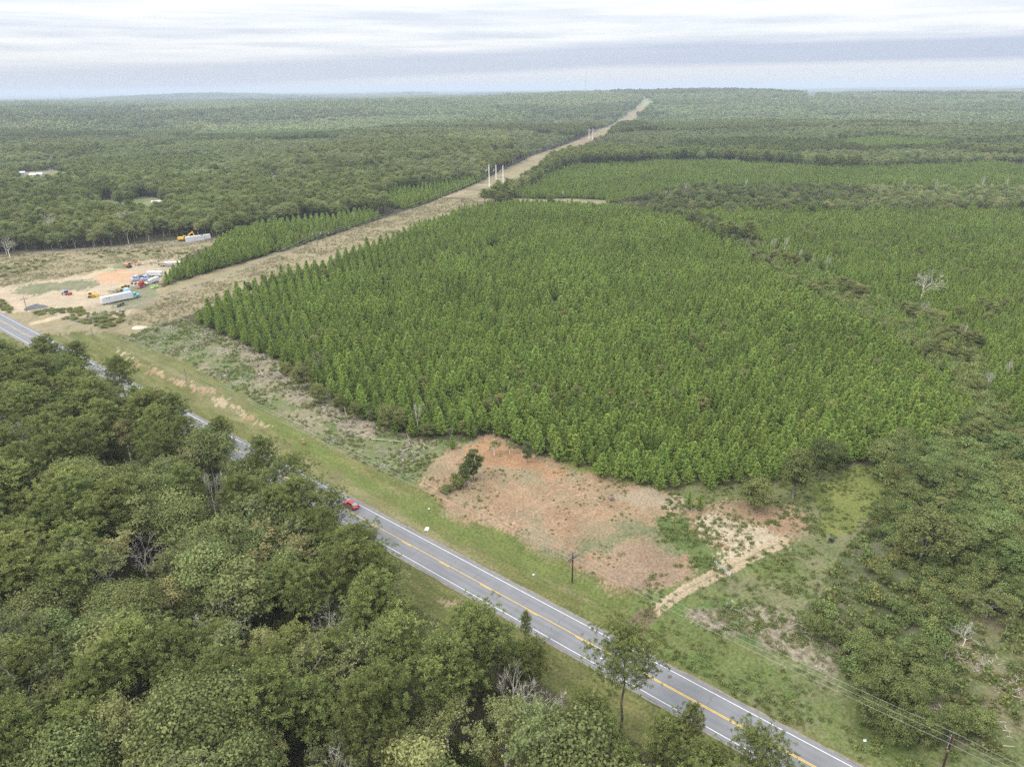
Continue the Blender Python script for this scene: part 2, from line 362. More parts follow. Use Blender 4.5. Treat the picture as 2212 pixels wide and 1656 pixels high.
def open_tree(hh=14, seed=0, leafn=0, lev=4, spread=.55, size=.14, twig=7, up=.15, k=5):
    """tree whose branching shows: bare, or with a thin leaf cover"""
    wd, lf = MB(), MB(); g = np.random.default_rng(seed); ends = []
    b = hh*.36; wd.tube([[0, 0, -.4], [g.normal(0, .12), g.normal(0, .12), b]], [.2*hh/14, .15*hh/14], 6)
    base = np.array([0, 0, b])
    for i in range(4): limbs(wd, g, base+np.array([0, 0, -.12*hh*g.random()*(i > 0)]), unit(np.array([math.cos(i*1.9+seed)*.5, math.sin(i*1.9+seed)*.5, 1.0])), hh*.25, (.10 if leafn else .14)*hh/14, lev-1, ends, k, spread, up)
    E = np.array([e[0] for e in ends]); D = np.array([e[1] for e in ends]); n = len(E)
    P = np.repeat(E, twig, 0); d = unit(np.repeat(D, twig, 0)+rvec(n*twig, g)*.75); L = g.uniform(.5, 1.2, n*twig)[:, None]*hh/14
    s = unit(np.cross(d, rvec(n*twig, g)))*.022
    wd.tris(P-s, P+s, P+d*L, .5)
    if leafn:
        idx = g.integers(0, n*twig, leafn); Q = P[idx]+d[idx]*L[idx]*g.uniform(.1, 1.1, (leafn, 1))+g.normal(0, .16, (leafn, 3))
        nr = rvec(leafn, g); U = unit(np.cross(nr, rvec(leafn, g))); V = np.cross(nr, U); sz = size*g.uniform(.6, 1.3, leafn)[:, None]
        lf.quads(Q, U*sz, V*sz*.8, np.clip(.5+g.normal(0, .22, leafn), 0, 1))
    return wd, (lf if leafn else None)
def shrub(hh=2.6, rad=1.7, seed=0, lobes=10, leaves=190, size=.085):
    wd, lf = MB(), MB(); g = np.random.default_rng(seed)
    for i in range(lobes):
        a = g.uniform(0, 6.3); q = math.sqrt(g.random())*.75; c = np.array([math.cos(a)*q*rad, math.sin(a)*q*rad, hh*(.72-.35*q)*g.uniform(.6, 1.1)]); rl = rad*g.uniform(.34, .5)
        wd.tube([[0, 0, -.1], c*.6, c], [.05, .035, .015], 3, cap=False)
        d = rvec(leaves, g); P = c+d*(rl*g.random(leaves)**.4*(1+.3*g.normal(size=leaves)))[:, None]; P[:, 2] = np.abs(P[:, 2])
        nr = unit(d+rvec(leaves, g)*.8); U = unit(np.cross(nr, rvec(leaves, g))); V = np.cross(nr, U); s = size*g.uniform(.6, 1.4, leaves)[:, None]
        lf.quads(P, U*s, V*s*.8, np.clip(g.uniform(.2, .8)+g.normal(0, .17, leaves), 0, 1))
    return wd, lf
def weed(seed=0, n=26, hh=.45, rad=.45, w=.05, lean=.5):
    lf = MB(); g = np.random.default_rng(seed); a = g.uniform(0, 6.3, n); q = rad*g.random(n)**.6
    B = np.column_stack([np.cos(a)*q, np.sin(a)*q, np.zeros(n)]); d = np.column_stack([g.normal(0, lean, n), g.normal(0, lean, n), np.ones(n)])
    T = B+unit(d)*(hh*g.uniform(.5, 1.2, n))[:, None]; s = np.column_stack([g.normal(0, 1, n), g.normal(0, 1, n), np.zeros(n)]); s = unit(s)*w
    lf.tris(B-s, B+s, T, np.clip(.5+g.normal(0, .25, n), 0, 1)); m = n//2
    nr = unit(rvec(m, g)+np.array([0, 0, .7])); U = unit(np.cross(nr, rvec(m, g))); V = np.cross(nr, U)
    lf.quads(T[:m]*.8, U*w*1.8, V*w*1.5, np.clip(.5+g.normal(0, .25, m), 0, 1)); return lf
def sticks(seed=0, n=14):
    wd = MB(); g = np.random.default_rng(seed)
    for i in range(n):
        p = np.array([g.normal(0, 1.0), g.normal(0, 1.0), g.uniform(.03, .35)]); a = g.uniform(0, 6.3); L = g.uniform(.4, 1.6)
        d = np.array([math.cos(a), math.sin(a), g.normal(0, .12)]); wd.tube([p-d*L/2, p+d*L/2], [.05, .025], 3, c=g.random(), cap=False)
    return wd
def grove(seed=0, n=13, size=38):
    lf = MB(); g = np.random.default_rng(seed)
    for i in range(n):
        c = np.array([g.uniform(-.5, .5)*size, g.uniform(-.5, .5)*size, 0]); h_ = g.uniform(10, 17); r = g.uniform(3.6, 6.2); base = g.uniform(.15, .85)
        k = 46; d = rvec(k, g); d[:, 2] = np.abs(d[:, 2]); P = c+np.array([0, 0, h_-r*.9])+d*r*np.array([1, 1, .9])*g.uniform(.8, 1.1, (k, 1))
        low = g.random(k) < .3; P[low, 2] -= g.uniform(2, h_*.5, low.sum())
        nr = unit(d+rvec(k, g)*.5); U = unit(np.cross(nr, rvec(k, g))); V = np.cross(nr, U); s = g.uniform(.7, 1.4, k)[:, None]
        lf.quads(P, U*s*1.15, V*s, np.clip(base+g.normal(0, .15, k), 0, 1))
    return lf
LIB = {}
PROTO_N = {}
def lib(kind, variants, wood_m, leaf_m, trunk_name='trunk', crown_name='crown'):
    """meshes of one kind: separate trunk/crown for single plants, one joined mesh for masses"""
    L = []
    for wd, lf in variants:
        tm = wd.mesh(trunk_name, wood_m, smooth=True) if wd is not None and wd.v else None
        cm = lf.mesh(crown_name, leaf_m) if lf is not None and lf.v else None
        j = MB()
        if tm: j.v += wd.v; j.c += wd.c; j.f += [(f, 0) for f, _ in wd.f]; j.n = wd.n
        if cm:
            off = j.n; j.v += lf.v; j.c += lf.c; j.f += [(f+off, 1) for f, _ in lf.f]
        L.append((tm, cm, j.mesh(kind+'_joined', [wood_m, leaf_m])))
    LIB[kind] = L
def coll_of(kind):
    if kind not in PROTO_N:
        c = bpy.data.collections.new('mass_'+kind)
        for i, (a, b, j) in enumerate(LIB[kind]):
            c.objects.link(bpy.data.objects.new('%s_source_%02d' % (kind, i), j))
        PROTO_N[kind] = c
    return PROTO_N[kind]
def mass(name, kind, P, rz, sc, tint, age, label, cat, pick=None, tilt=0.06):
    """one stuff object: instances of a kind on points"""
    n = len(P)
    if n == 0: return None
    me = bpy.data.meshes.new(name); me.vertices.add(n); me.vertices.foreach_set('co', np.asarray(P, np.float32).ravel())
    nv = len(LIB[kind])
    def A(nm, ty, arr, key='value'):
        a = me.attributes.new(nm, ty, 'POINT'); a.data.foreach_set(key, np.ascontiguousarray(arr).ravel())
    A('pick', 'INT', (rng.integers(0, nv, n) if pick is None else pick).astype(np.int32))
    rot = np.column_stack([rng.normal(0, tilt, n), rng.normal(0, tilt, n), rz]).astype(np.float32); A('turn', 'FLOAT_VECTOR', rot, 'vector')
    sc = np.asarray(sc, np.float32); sc = np.repeat(sc[:, None], 3, 1) if sc.ndim == 1 else sc
    A('size', 'FLOAT_VECTOR', sc, 'vector'); A('tint', 'FLOAT', np.asarray(tint, np.float32)); A('age', 'FLOAT', np.asarray(age, np.float32))
    o = bpy.data.objects.new(name, me); S.collection.objects.link(o); tag(o, label, cat, kind='stuff')
    ng = bpy.data.node_groups.new(name+'_scatter', 'GeometryNodeTree'); ng.interface.new_socket('Geometry', in_out='INPUT', socket_type='NodeSocketGeometry'); ng.interface.new_socket('Geometry', in_out='OUTPUT', socket_type='NodeSocketGeometry')
    N, L = ng.nodes, ng.links; gi = N.new('NodeGroupInput'); go = N.new('NodeGroupOutput')
    ci = N.new('GeometryNodeCollectionInfo'); ci.inputs['Collection'].default_value = coll_of(kind); ci.inputs['Separate Children'].default_value = True; ci.inputs['Reset Children'].default_value = True
    ip = N.new('GeometryNodeInstanceOnPoints'); ip.inputs['Pick Instance'].default_value = True
    def NA(nm, ty):
        a = N.new('GeometryNodeInputNamedAttribute'); a.data_type = ty; a.inputs[0].default_value = nm; return a.outputs[0]
    er = N.new('FunctionNodeEulerToRotation'); L.new(NA('turn', 'FLOAT_VECTOR'), er.inputs[0])
    L.new(gi.outputs[0], ip.inputs['Points']); L.new(ci.outputs[0], ip.inputs['Instance']); L.new(NA('pick', 'INT'), ip.inputs['Instance Index']); L.new(er.outputs[0], ip.inputs['Rotation']); L.new(NA('size', 'FLOAT_VECTOR'), ip.inputs['Scale'])
    L.new(ip.outputs[0], go.inputs[0])
    md = o.modifiers.new('scatter', 'NODES'); md.node_group = ng
    return o
def plant(name, kind, i, x, y, rz, sc, tint, age, label, cat, group=None, tilt=(0, 0), dz=0.0, crown_label=None):
    """one plant as an Empty with its trunk and crown; meshes are shared"""
    tm, cm, _ = LIB[kind][i % len(LIB[kind])]
    o = thing(name, (x, y, float(height(x, y))+dz), rz, label, cat, group); o.rotation_euler = (tilt[0], tilt[1], rz)
    o.scale = (sc, sc, sc) if np.isscalar(sc) else tuple(sc)
    for nm, me in (('trunk', tm), ('crown', cm)):
        if me is None: continue
        c = bpy.data.objects.new(nm, me); S.collection.objects.link(c); c.parent = o; c['tint'] = float(tint); c['age'] = float(age)
    return o
# ------------------------------------------------------------------ regions, traced on the ground in frame units
CORR = [at(150, 715), at(330, 665), at(520, 600), at(697, 545), at(860, 487), at(985, 440), at(1072, 402), at(1186, 338), at(1277, 303), at(1294, 293), at(1345, 268), at(1385, 235), at(1400, 221)]
CORRW = 27.0
CLEAR = [(905,1040),(925,1000),(970,975),(1010,950),(1050,940),(1085,950),(1130,965),(1200,1000),(1290,1030),(1385,1052),(1440,1062),(1480,1078),(1560,1085),(1610,1092),(1720,1092),(1745,1108),(1757,1150),(1700,1165),(1650,1190),(1590,1218),(1560,1230),(1500,1215),(1480,1250),(1440,1275),(1400,1290),(1330,1275),(1280,1240),(1210,1205),(1150,1190),(1090,1160),(1040,1130),(990,1110),(940,1080)]
GREENIN = [(1420,1122),(1470,1122),(1510,1150),(1560,1195),(1575,1215),(1490,1228),(1462,1190),(1430,1160)]
SANDY = [(1500,1118),(1560,1100),(1610,1130),(1690,1152),(1675,1182),(1620,1200),(1570,1215),(1545,1200),(1560,1170),(1520,1150)]
PALEBAND = [(1385,1052),(1480,1080),(1500,1110),(1420,1105),(1330,1075)]
PINK = [(1360,1180),(1440,1195),(1480,1250),(1400,1288),(1310,1255),(1290,1200)]
TRACK = [(1362,1372),(1392,1345),(1425,1312),(1480,1273),(1540,1243),(1590,1218),(1640,1192),(1690,1170)]
CUT = [(260,730),(330,702),(400,690),(480,722),(560,762),(640,800),(700,850),(760,888),(830,925),(900,948),(1000,940),(1020,950),(950,985),(920,1010),(905,1040),(860,1035),(780,1000),(700,950),(640,915),(540,860),(400,780)]
DEBRIS = [(480,722),(560,762),(640,800),(700,845),(760,885),(830,925),(800,945),(740,935),(690,900),(640,870),(580,835),(540,790)]
EROS = [(258,762),(300,785),(335,800),(372,818),(400,830),(440,850),(480,868),(520,885),(545,905),(575,918)]
BRIGHT = [(560,880),(640,930),(740,1000),(830,1050),(930,1090),(1000,1120),(1090,1165),(1150,1195),(1230,1235),(1330,1285),(1390,1310),(1330,1320),(1230,1275),(1120,1215),(1000,1165),(880,1105),(780,1050),(680,985),(560,910)]
SAND = [(-400,700),(-200,640),(-20,622),(30,618),(100,607),(200,588),(240,575),(300,565),(370,556),(405,572),(400,585),(350,600),(330,640),(300,665),(262,690),(200,690),(140,683),(100,668),(55,674),(10,672),(-60,672)]
ORANGE = [(200,597),(215,588),(262,582),(325,588),(322,602),(300,608),(262,614),(225,614),(205,607)]
YGREEN = [(20,630),(60,615),(140,608),(230,605),(190,622),(110,630),(50,638)]
YGREEN2 = [(215,650),(260,620),(330,615),(345,640),(300,668),(250,668)]
DRIVE = [(65,700),(95,693),(140,683),(185,668)]
OLDF = [(-400,560),(-60,556),(0,552),(120,545),(250,532),(400,518),(460,518),(470,528),(395,552),(380,570),(240,578),(100,605),(0,622),(-400,700)]
LANE = [(-400,590),(-60,552),(60,543),(160,541),(260,535),(340,527),(460,519)]
HEDGE1 = [(140,690),(180,672),(270,680),(262,702),(230,712),(190,702)]
ROW_PATH = [(1010,398),(1160,402)]
LOWDEB = [(1480,1325),(1545,1300),(1650,1320),(1740,1350),(1830,1400),(1840,1440),(1790,1450),(1700,1420),(1580,1372),(1500,1350)]
BROWNR = [(2030,1380),(2120,1330),(2300,1300),(2300,1500),(2120,1500)]
BROWNR2 = [(2030,1455),(2095,1400),(2140,1440),(2300,1420),(2300,1720),(2120,1660),(2010,1590),(1960,1560),(1990,1520)]
OPENR = [(1440,1060),(1560,1055),(1650,1042),(1720,1040),(1790,1012),(1850,1000),(1872,1003),(1922,1045),(1905,1095),(1870,1140),(1850,1200),(1840,1260),(1760,1280),(1725,1330),(1830,1400),(1835,1470),(1900,1520),(2000,1555),(2120,1600),(2300,1700),(2300,2000),(1362,1372)]
# plant regions, traced at crown height
PL1 = [(405,690),(418,668),(520,608),(640,555),(730,520),(820,488),(870,476),(900,470),(1000,445),(1100,432),(1330,440),(1480,455),(1560,505),(1640,570),(1700,610),(1830,660),(1900,705),(1960,740),(2050,800),(2110,880),(2060,915),(1960,950),(1880,975),(1870,990),(1790,1000),(1700,1030),(1600,1042),(1450,1048),(1350,1035),(1200,985),(1130,955),(1040,935),(960,935),(900,940),(830,915),(740,880),(690,830),(620,790),(560,760),(480,720)]
PL2 = [(1480,440),(2400,436),(2400,1000),(2212,900),(2150,850),(2130,740),(2000,650),(1850,600),(1700,520),(1560,480)]
PL3 = [(1098,424),(1130,392),(1230,347),(1500,335),(1830,352),(2400,330),(2400,398),(1900,396),(1500,392),(1320,428),(1200,424)]
PL4 = [(338,650),(345,605),(385,568),(462,530),(478,505),(560,480),(660,468),(800,450),(830,468),(700,512),(600,550),(480,592),(400,625)]
PL5 = [(830,402),(1000,378),(1045,372),(1060,384),(960,425),(880,440),(820,425)]
PL6 = [(430,268),(700,252),(1000,246),(1040,262),(700,285),(400,296)]
PL7 = [(1755,300),(1900,285),(2100,296),(2030,312),(1880,318)]
GAP1 = [(1095,437),(1110,428),(1160,430),(1230,429),(1320,433),(1310,441),(1200,439)]      # strip with the box blind
LAWN = [(185,438),(240,430),(262,438),(310,424),(350,430),(372,442),(330,452),(265,448),(200,445)]
LAWN2 = [(40,372),(140,366),(150,376),(90,384),(30,388)]
LAWN3 = [(560,378),(612,384),(600,392),(565,390)]
PLY = [PL6, PL7, [(296,338),(330,330),(425,326),(432,335),(310,343)], [(560,300),(700,292),(760,297),(640,306)]]
FARF = [[(1730,205),(1772,206),(1775,212),(1735,213)], [(1650,213),(1690,211),(1692,216),(1655,217)], [(1830,215),(1900,215),(1895,219),(1835,219)], [(1383,213),(1414,213),(1408,226),(1388,226)]]
WOOD = [(-400,770),(-60,745),(40,742),(110,745),(160,780),(190,805),(250,822),(300,835),(370,880),(400,930),(450,935),(480,960),(520,1010),(600,1010),(640,1060),(680,1120),(745,1130),(760,1180),(820,1190),(830,1270),(890,1350),(990,1345),(1085,1335),(1140,1372),(1210,1445),(1275,1525),(1400,1590),(1500,1590),(1570,1650),(1700,1700),(1900,1850),(2300,2100),(2300,3200),(-600,3200)]
OPEN_Y = [(-400,700),(-400,575),(-60,556),(0,552),(120,542),(250,531),(400,517),(458,517),(468,524),(400,548),(388,566),(350,605),(338,650),(340,672),(300,720),(100,720)]

THKG = [(1840,1180),(1930,1040),(2060,915),(2110,880),(2400,960),(2400,1700),(2050,1600),(1900,1530),(1830,1470),(1820,1400),(1720,1335),(1760,1270)]
GRASSY = [(1760,1040),(1830,1010),(1872,1003),(1922,1045),(1905,1095),(1860,1140),(1800,1150),(1762,1120)]
EDGEG = [(1170,975),(1240,995),(1300,1018),(1440,1060),(1440,1072),(1385,1062),(1290,1040),(1190,1006)]
OLIVE = [(1440,1050),(1560,1045),(1740,1040),(1745,1092),(1610,1092),(1480,1078)]
def ground_classes(X, Y):
    """albedo of the bare ground at each point, and a class id"""
    s, n = sn(X, Y); Z = height(X, Y); wob = .018*np.hypot(X, Y)
    a = vnoise(X, Y, 7, 21, 4)-.5; b = vnoise(X, Y, 7, 41, 4)-.5
    px, py = project(X, Y, Z); wn_ = np.random.default_rng(5).normal(size=(2, len(X))); kf = np.clip(150/np.hypot(X, Y), .1, 1.2); jx = px+(a*70+wn_[0]*7)*kf; jy = py+(b*44+wn_[1]*4.5)*kf
    N = len(X); D = np.hypot(X, Y)
    fine = vnoise(X, Y, 1.1, 3, 3); mid = vnoise(X, Y, 5.5, 8, 4); big = vnoise(X, Y, 28, 9, 3); stk = vnoise(s*.16, n, .8, 14, 3); stk2 = vnoise(s*.05, n, 2.2, 16, 2)
    def mixc(c1, c2, t): t = np.clip(t, 0, 1)[:, None]; return np.asarray(c1)*(1-t)+np.asarray(c2)*t
    forest = mixc((.045, .042, .022), (.075, .068, .036), mid)
    col = forest.copy(); cls = np.zeros(N, int)
    far = D > 1900
    patch = vnoise(X, Y, 260, 31, 4); spk = vnoise(X, Y, 16, 33, 2)
    fc = mixc((.052, .085, .030), (.115, .120, .055), (patch-.38)*3+(spk-.5)*1.2)
    col[far] = fc[far]
    def put(mask, c, k):
        col[mask] = c[mask]; cls[mask] = k
    verge = mixc(mixc((.108, .122, .038), (.175, .165, .062), (stk-.3)*1.9), (.21, .19, .10), (stk2-.52)*2.6+(mid-.5)*.9)
    cutg = mixc(mixc((.085, .135, .038), (.155, .165, .07), mid*1.5-.2), (.20, .175, .125), (fine-.50)*2.6+(big-.45)*1.6)
    tan = mixc(mixc((.225, .190, .108), (.295, .248, .148), fine), (.13, .15, .058), (mid-.55)*3+(big-.55)*2)
    m = (n > -8) & (n < 24) & (D < 900) | (n < -7) & (n > -17); put(m, verge, 1)
    grassr = mixc(mixc((.09, .13, .035), (.15, .165, .06), mid*1.6-.3), (.20, .175, .11), (big-.5)*3+(fine-.5))
    put(inside(jx, jy, OPENR) & (n > 2), grassr, 1)
    put(inside(jx, jy, THKG) & (n > 8), mixc((.075, .095, .035), (.15, .14, .085), mid*2-.5), 5)
    gr = mixc((.115, .140, .036), (.185, .19, .058), mid*1.6-.3)
    for P_ in (GRASSY, EDGEG): put(inside(jx, jy, P_) & (n > 8), gr, 1)
    put(inside(jx, jy, OLIVE), mixc((.11, .135, .045), (.17, .16, .075), mid), 1)
    put(inside(jx, jy, OLDF), tan, 2); put(inside(jx, jy, OPEN_Y) & ~inside(jx, jy, OLDF), tan, 2)
    dl = near_line(X+a*10, Y+b*10, CORR, CORRW); put((dl < 0) & (Y > 200) & (n > 22), mixc(tan, (.20, .15, .11), (big-.5)*2), 3)
    put(near_line(jx, jy, [(1235,322),(1300,300)], 9) < 0, mixc((.26, .17, .12), (.22, .18, .11), mid), 3)
    put((inside(jx, jy, CUT)) & (n > 13), cutg, 4)
    deb = mixc((.215, .175, .12), (.33, .28, .195), fine*1.6-.3); put(inside(jx, jy, DEBRIS), mixc(deb, cutg, (mid-.55)*4), 5)
    put((vnoise(X, Y, 9, 55, 3) > .60) & inside(jx, jy, CUT), mixc(deb, cutg, .4+0*mid), 5)
    put(inside(jx, jy, LOWDEB), mixc(mixc((.20, .17, .125), (.30, .255, .185), fine), (.09, .135, .04), (mid-.5)*6), 5)
    put(inside(jx, jy, BROWNR), mixc((.20, .15, .10), (.13, .14, .06), mid*2.4-.6), 5)
    put(inside(jx, jy, BROWNR2), mixc((.19, .15, .10), (.12, .14, .055), mid*2.4-.6), 5)
    bright = mixc((.100, .135, .034), (.150, .165, .052), stk); bm = inside(jx, jy, BRIGHT); put(bm, bright, 1)
    clay = mixc(mixc((.235, .145, .085), (.315, .225, .140), fine*1.3-.1), (.235, .19, .115), (mid-.42)*3)
    put(inside(jx, jy, CLEAR), clay, 6)
    cm = inside(jx, jy, CLEAR)
    put(cm & (near_line(px, py, [(1040,975),(1100,985),(1190,1020)], 22) < a*60), mixc((.33, .18, .095), (.30, .20, .115), fine), 6)
    put(cm & inside(jx, jy, PALEBAND), mixc((.31, .26, .18), (.25, .20, .13), fine), 6)
    put(cm & inside(jx, jy, PINK), mixc((.28, .19, .13), (.23, .17, .11), fine), 6)
    put(cm & (near_line(jx, jy, [(1190,1210),(1300,1165),(1370,1140),(1420,1150),(1440,1190)], 15) < -7+mid*14), mixc((.13, .15, .065), (.22, .18, .12), fine*1.6-.4), 6)
    put(inside(jx, jy, GREENIN), mixc((.075, .115, .032), (.12, .145, .05), mid), 1)
    put(inside(jx, jy, SANDY), mixc((.44, .37, .26), (.33, .265, .175), fine*2-.5), 6)
    # wheel marks over the clay
    for pts in ([(1085,1120),(1200,1060),(1330,1040),(1430,1085)], [(1100,1135),(1215,1075),(1330,1055)], [(1330,1040),(1400,1090),(1480,1110)], [(1180,1010),(1260,1070),(1400,1100)]):
        put(cm & (near_line(px, py, pts, 1.6) < b*3), mixc((.37, .26, .175), (.24, .155, .10), fine*1.5-.3), 6)
    sandc = mixc(mixc((.44, .345, .225), (.37, .31, .225), mid), (.23, .21, .13), (big-.52)*3+(fine-.5)*1.5)
    put(inside(jx, jy, SAND), sandc, 7)
    put(inside(jx, jy, YGREEN) | inside(jx, jy, YGREEN2), mixc((.15, .165, .085), (.24, .21, .14), fine*2-.6), 2)
    put(inside(jx, jy, ORANGE), mixc((.46, .285, .17), (.43, .30, .19), mid), 8)
    put(near_line(px, py, DRIVE, 3.0) < a*3, sandc, 7)
    put(near_line(px, py, LANE, 3.6) < a*2, mixc((.25, .215, .155), (.21, .19, .13), fine), 7)
    put(near_line(px, py, ROW_PATH, 1.3) < 0, mixc((.33, .29, .21), (.29, .26, .18), fine), 7)
    put(near_line(px, py, [(950,430),(985,418),(1005,412)], 3.0) < a*8, mixc((.33, .26, .17), (.28, .22, .15), fine), 3)
    put(near_line(jx, jy, EROS, 4.0) < (vnoise(s*1.0+n*.7, n*.5, 1.5, 77, 3)-.50)*34, mixc((.36, .29, .19), (.30, .19, .12), (vnoise(X, Y, 12, 79, 2)-.5)*4), 6)
    tr = near_line(px, py, TRACK, 11) ; tk = np.abs(near_line(px, py, TRACK, 0))
    put((tr < 2+a*6) & (n > 1.0), mixc((.36, .285, .185), (.20, .18, .10), ((tk < 2.6+a*4)*1.0*(px > 1400))*.7+(fine-.62)*.8), 9)
    put((near_line(px, py, [(1375,1352),(1400,1332)], 20) < a*16) & (n > 1.5), mixc((.17, .125, .085), (.14, .10, .065), fine), 9)
    put(near_line(jx, jy, [(975,1295),(1000,1300)], 9) < 0, mixc((.33, .25, .16), (.2, .17, .09), fine*1.5-.3), 6)
    for L_ in (LAWN, LAWN2, LAWN3): put(inside(px, py, L_), mixc((.12, .17, .05), (.26, .22, .14), vnoise(X, Y, 30, 60, 2)*2-.7), 10)
    for L_ in FARF: put(inside(px, py, L_), mixc((.24, .26, .13), (.20, .24, .10), mid), 10)
    put(inside(px, py, GAP1), tan, 3)
    for P_ in (PL6,): put(inside(px, py, P_) & far, mixc((.065, .11, .045), (.09, .13, .06), mid), 0)
    col = col*(0.93+.14*vnoise(X, Y, 60, 71, 2))[:, None]
    return col*(np.where(cls == 0, 1.0, .76)[:, None]), cls

# ------------------------------------------------------------------ ground meshes
GM = groundmat('soil_and_turf', fine=5.0, amp=.5, bump=.5); GMF = groundmat('far_land', fine=.5, amp=.3, bump=.6)
CLS = {0: 'ground', 1: 'grass_verge', 2: 'field', 3: 'dry_grass_strip', 4: 'cutover_field', 5: 'brushy_ground', 6: 'clay_ground', 7: 'sandy_ground', 8: 'orange_clay_ground', 9: 'dirt_track', 10: 'lawn'}
def ground_grid(az, rr, name_far=None):
    A, Q = np.meshgrid(az, rr); X = (np.sin(A)*Q).ravel(); Y = (np.cos(A)*Q).ravel(); Z = height(X, Y)
    col, cls = ground_classes(X, Y)
    s, n = sn(X, Y); D = np.hypot(X, Y)
    rel = np.where(cls == 5, .38, np.where(cls == 4, .34, np.where(cls == 0, .2, np.where(cls == 3, .2, .09))))
    bump = (vnoise(X, Y, 1.3, 61, 3)-.5)*2*rel+(vnoise(X, Y, 9, 63, 2)-.5)*.5*(np.abs(n+3.6) > 8)*(cls != 9)
    Z = Z+np.where(D < 1400, bump*(np.abs(n+3.6) > 5.2), 0)
    Z = np.where((np.abs(n+3.6) < 6.5) & (D < 1400), -.06, Z)
    nr, na = A.shape; i = np.arange(nr-1)[:, None]*na; j = np.arange(na-1)[None]
    F = np.stack([i+j, i+j+1, i+na+j+1, i+na+j], -1).reshape(-1, 4)
    fcls = cls[F[:, 0]]
    return np.column_stack([X, Y, Z]), F, fcls, col
def ground_obj(name, V, F, col, m):
    used, inv = np.unique(F, return_inverse=True); F2 = inv.reshape(F.shape)
    b = MB(); b.add(V[used], F2); me = b.mesh(name, m, smooth=True)
    ca = me.attributes.new('soil', 'FLOAT_COLOR', 'POINT'); ca.data.foreach_set('color', np.column_stack([col[used], np.ones(len(used))]).astype(np.float32).ravel())
    o = bpy.data.objects.new(name, me); S.collection.objects.link(o); tag(o, kind='structure'); return o
Q = 1.0
az = np.radians(np.concatenate([np.arange(-56, -42, .5), np.arange(-42, 42, .135/Q), np.arange(42, 56.1, .5)]))
rr = np.concatenate([[0.5, 25], np.geomspace(50, 700, int(560*Q)), np.geomspace(700, 1500, int(130*Q))[1:]])
V, F, fc, col = ground_grid(az, rr)
for k, nm in CLS.items():
    mk = fc == k
    if mk.any(): ground_obj(nm, V, F[mk], col, GM)
az = np.radians(np.arange(-56, 56.1, .25)); rr = np.geomspace(1500, 60000, 330)
V, F, fc, col = ground_grid(az, rr); ground_obj('far_ground', V, F, col, GMF)
az = np.radians(np.arange(56, 304.1, 8)); rr = np.concatenate([[0.5], np.geomspace(30, 60000, 50)])
V, F, fc, col = ground_grid(az, rr); ground_obj('ground_behind', V, F, col, GMF)

# ------------------------------------------------------------------ road
M_ASPH = mat('asphalt', (.150, .151, .155), .85, var=.07, scale=.35, spec=.2)
nt = M_ASPH.node_tree; NN, LL = nt.nodes, nt.links; bs = NN['Principled BSDF']; src = bs.inputs['Base Color'].links[0].from_socket
def nmath(op, a, b):
    n = NN.new('ShaderNodeMath'); n.operation = op
    for i, v in enumerate((a, b)):
        if isinstance(v, (int, float)): n.inputs[i].default_value = v
        else: LL.new(v, n.inputs[i])
    return n.outputs[0]
gp = NN.new('ShaderNodeNewGeometry'); dt = NN.new('ShaderNodeVectorMath'); dt.operation = 'DOT_PRODUCT'; LL.new(gp.outputs['Position'], dt.inputs[0]); dt.inputs[1].default_value = (RN[0], RN[1], 0)
dl_ = NN.new('ShaderNodeVectorMath'); dl_.operation = 'DOT_PRODUCT'; LL.new(gp.outputs['Position'], dl_.inputs[0]); dl_.inputs[1].default_value = (RD[0], RD[1], 0)
nn_ = nmath('SUBTRACT', dt.outputs['Value'], float(RP @ RN))
wear = nmath('MULTIPLY', nmath('COSINE', nmath('MULTIPLY', nmath('ADD', nn_, .75), 2*PI/1.8), 0), .045)
cx2 = NN.new('ShaderNodeCombineXYZ'); LL.new(nmath('MULTIPLY', dl_.outputs['Value'], .05), cx2.inputs[0]); LL.new(nmath('MULTIPLY', nn_, .9), cx2.inputs[1])
ns = NN.new('ShaderNodeTexNoise'); ns.inputs['Scale'].default_value = 1.6; ns.inputs['Detail'].default_value = 5; LL.new(cx2.outputs[0], ns.inputs['Vector'])
nf = NN.new('ShaderNodeTexNoise'); nf.inputs['Scale'].default_value = 3.5; nf.inputs['Detail'].default_value = 6; nf.inputs['Roughness'].default_value = .8; LL.new(gp.outputs['Position'], nf.inputs['Vector'])
tot = nmath('ADD', nmath('ADD', wear, nmath('MULTIPLY', ns.outputs[0], .34)), nmath('ADD', nmath('MULTIPLY', nf.outputs[0], .26), .70))
sc2 = NN.new('ShaderNodeVectorMath'); sc2.operation = 'SCALE'; LL.new(src, sc2.inputs[0]); LL.new(tot, sc2.inputs['Scale']); LL.new(sc2.outputs[0], bs.inputs['Base Color'])
M_WHITE = mat('road_white', (.50, .50, .48), .7, var=.12, scale=1.5); M_YEL = mat('road_yellow', (.62, .40, .055), .7, var=.15, scale=1.2); M_TAR = mat('crack_sealer', (.06, .06, .06), .6); M_GRIT = mat('shoulder_grit', (.17, .15, .125), .95, var=.25, scale=1.2)
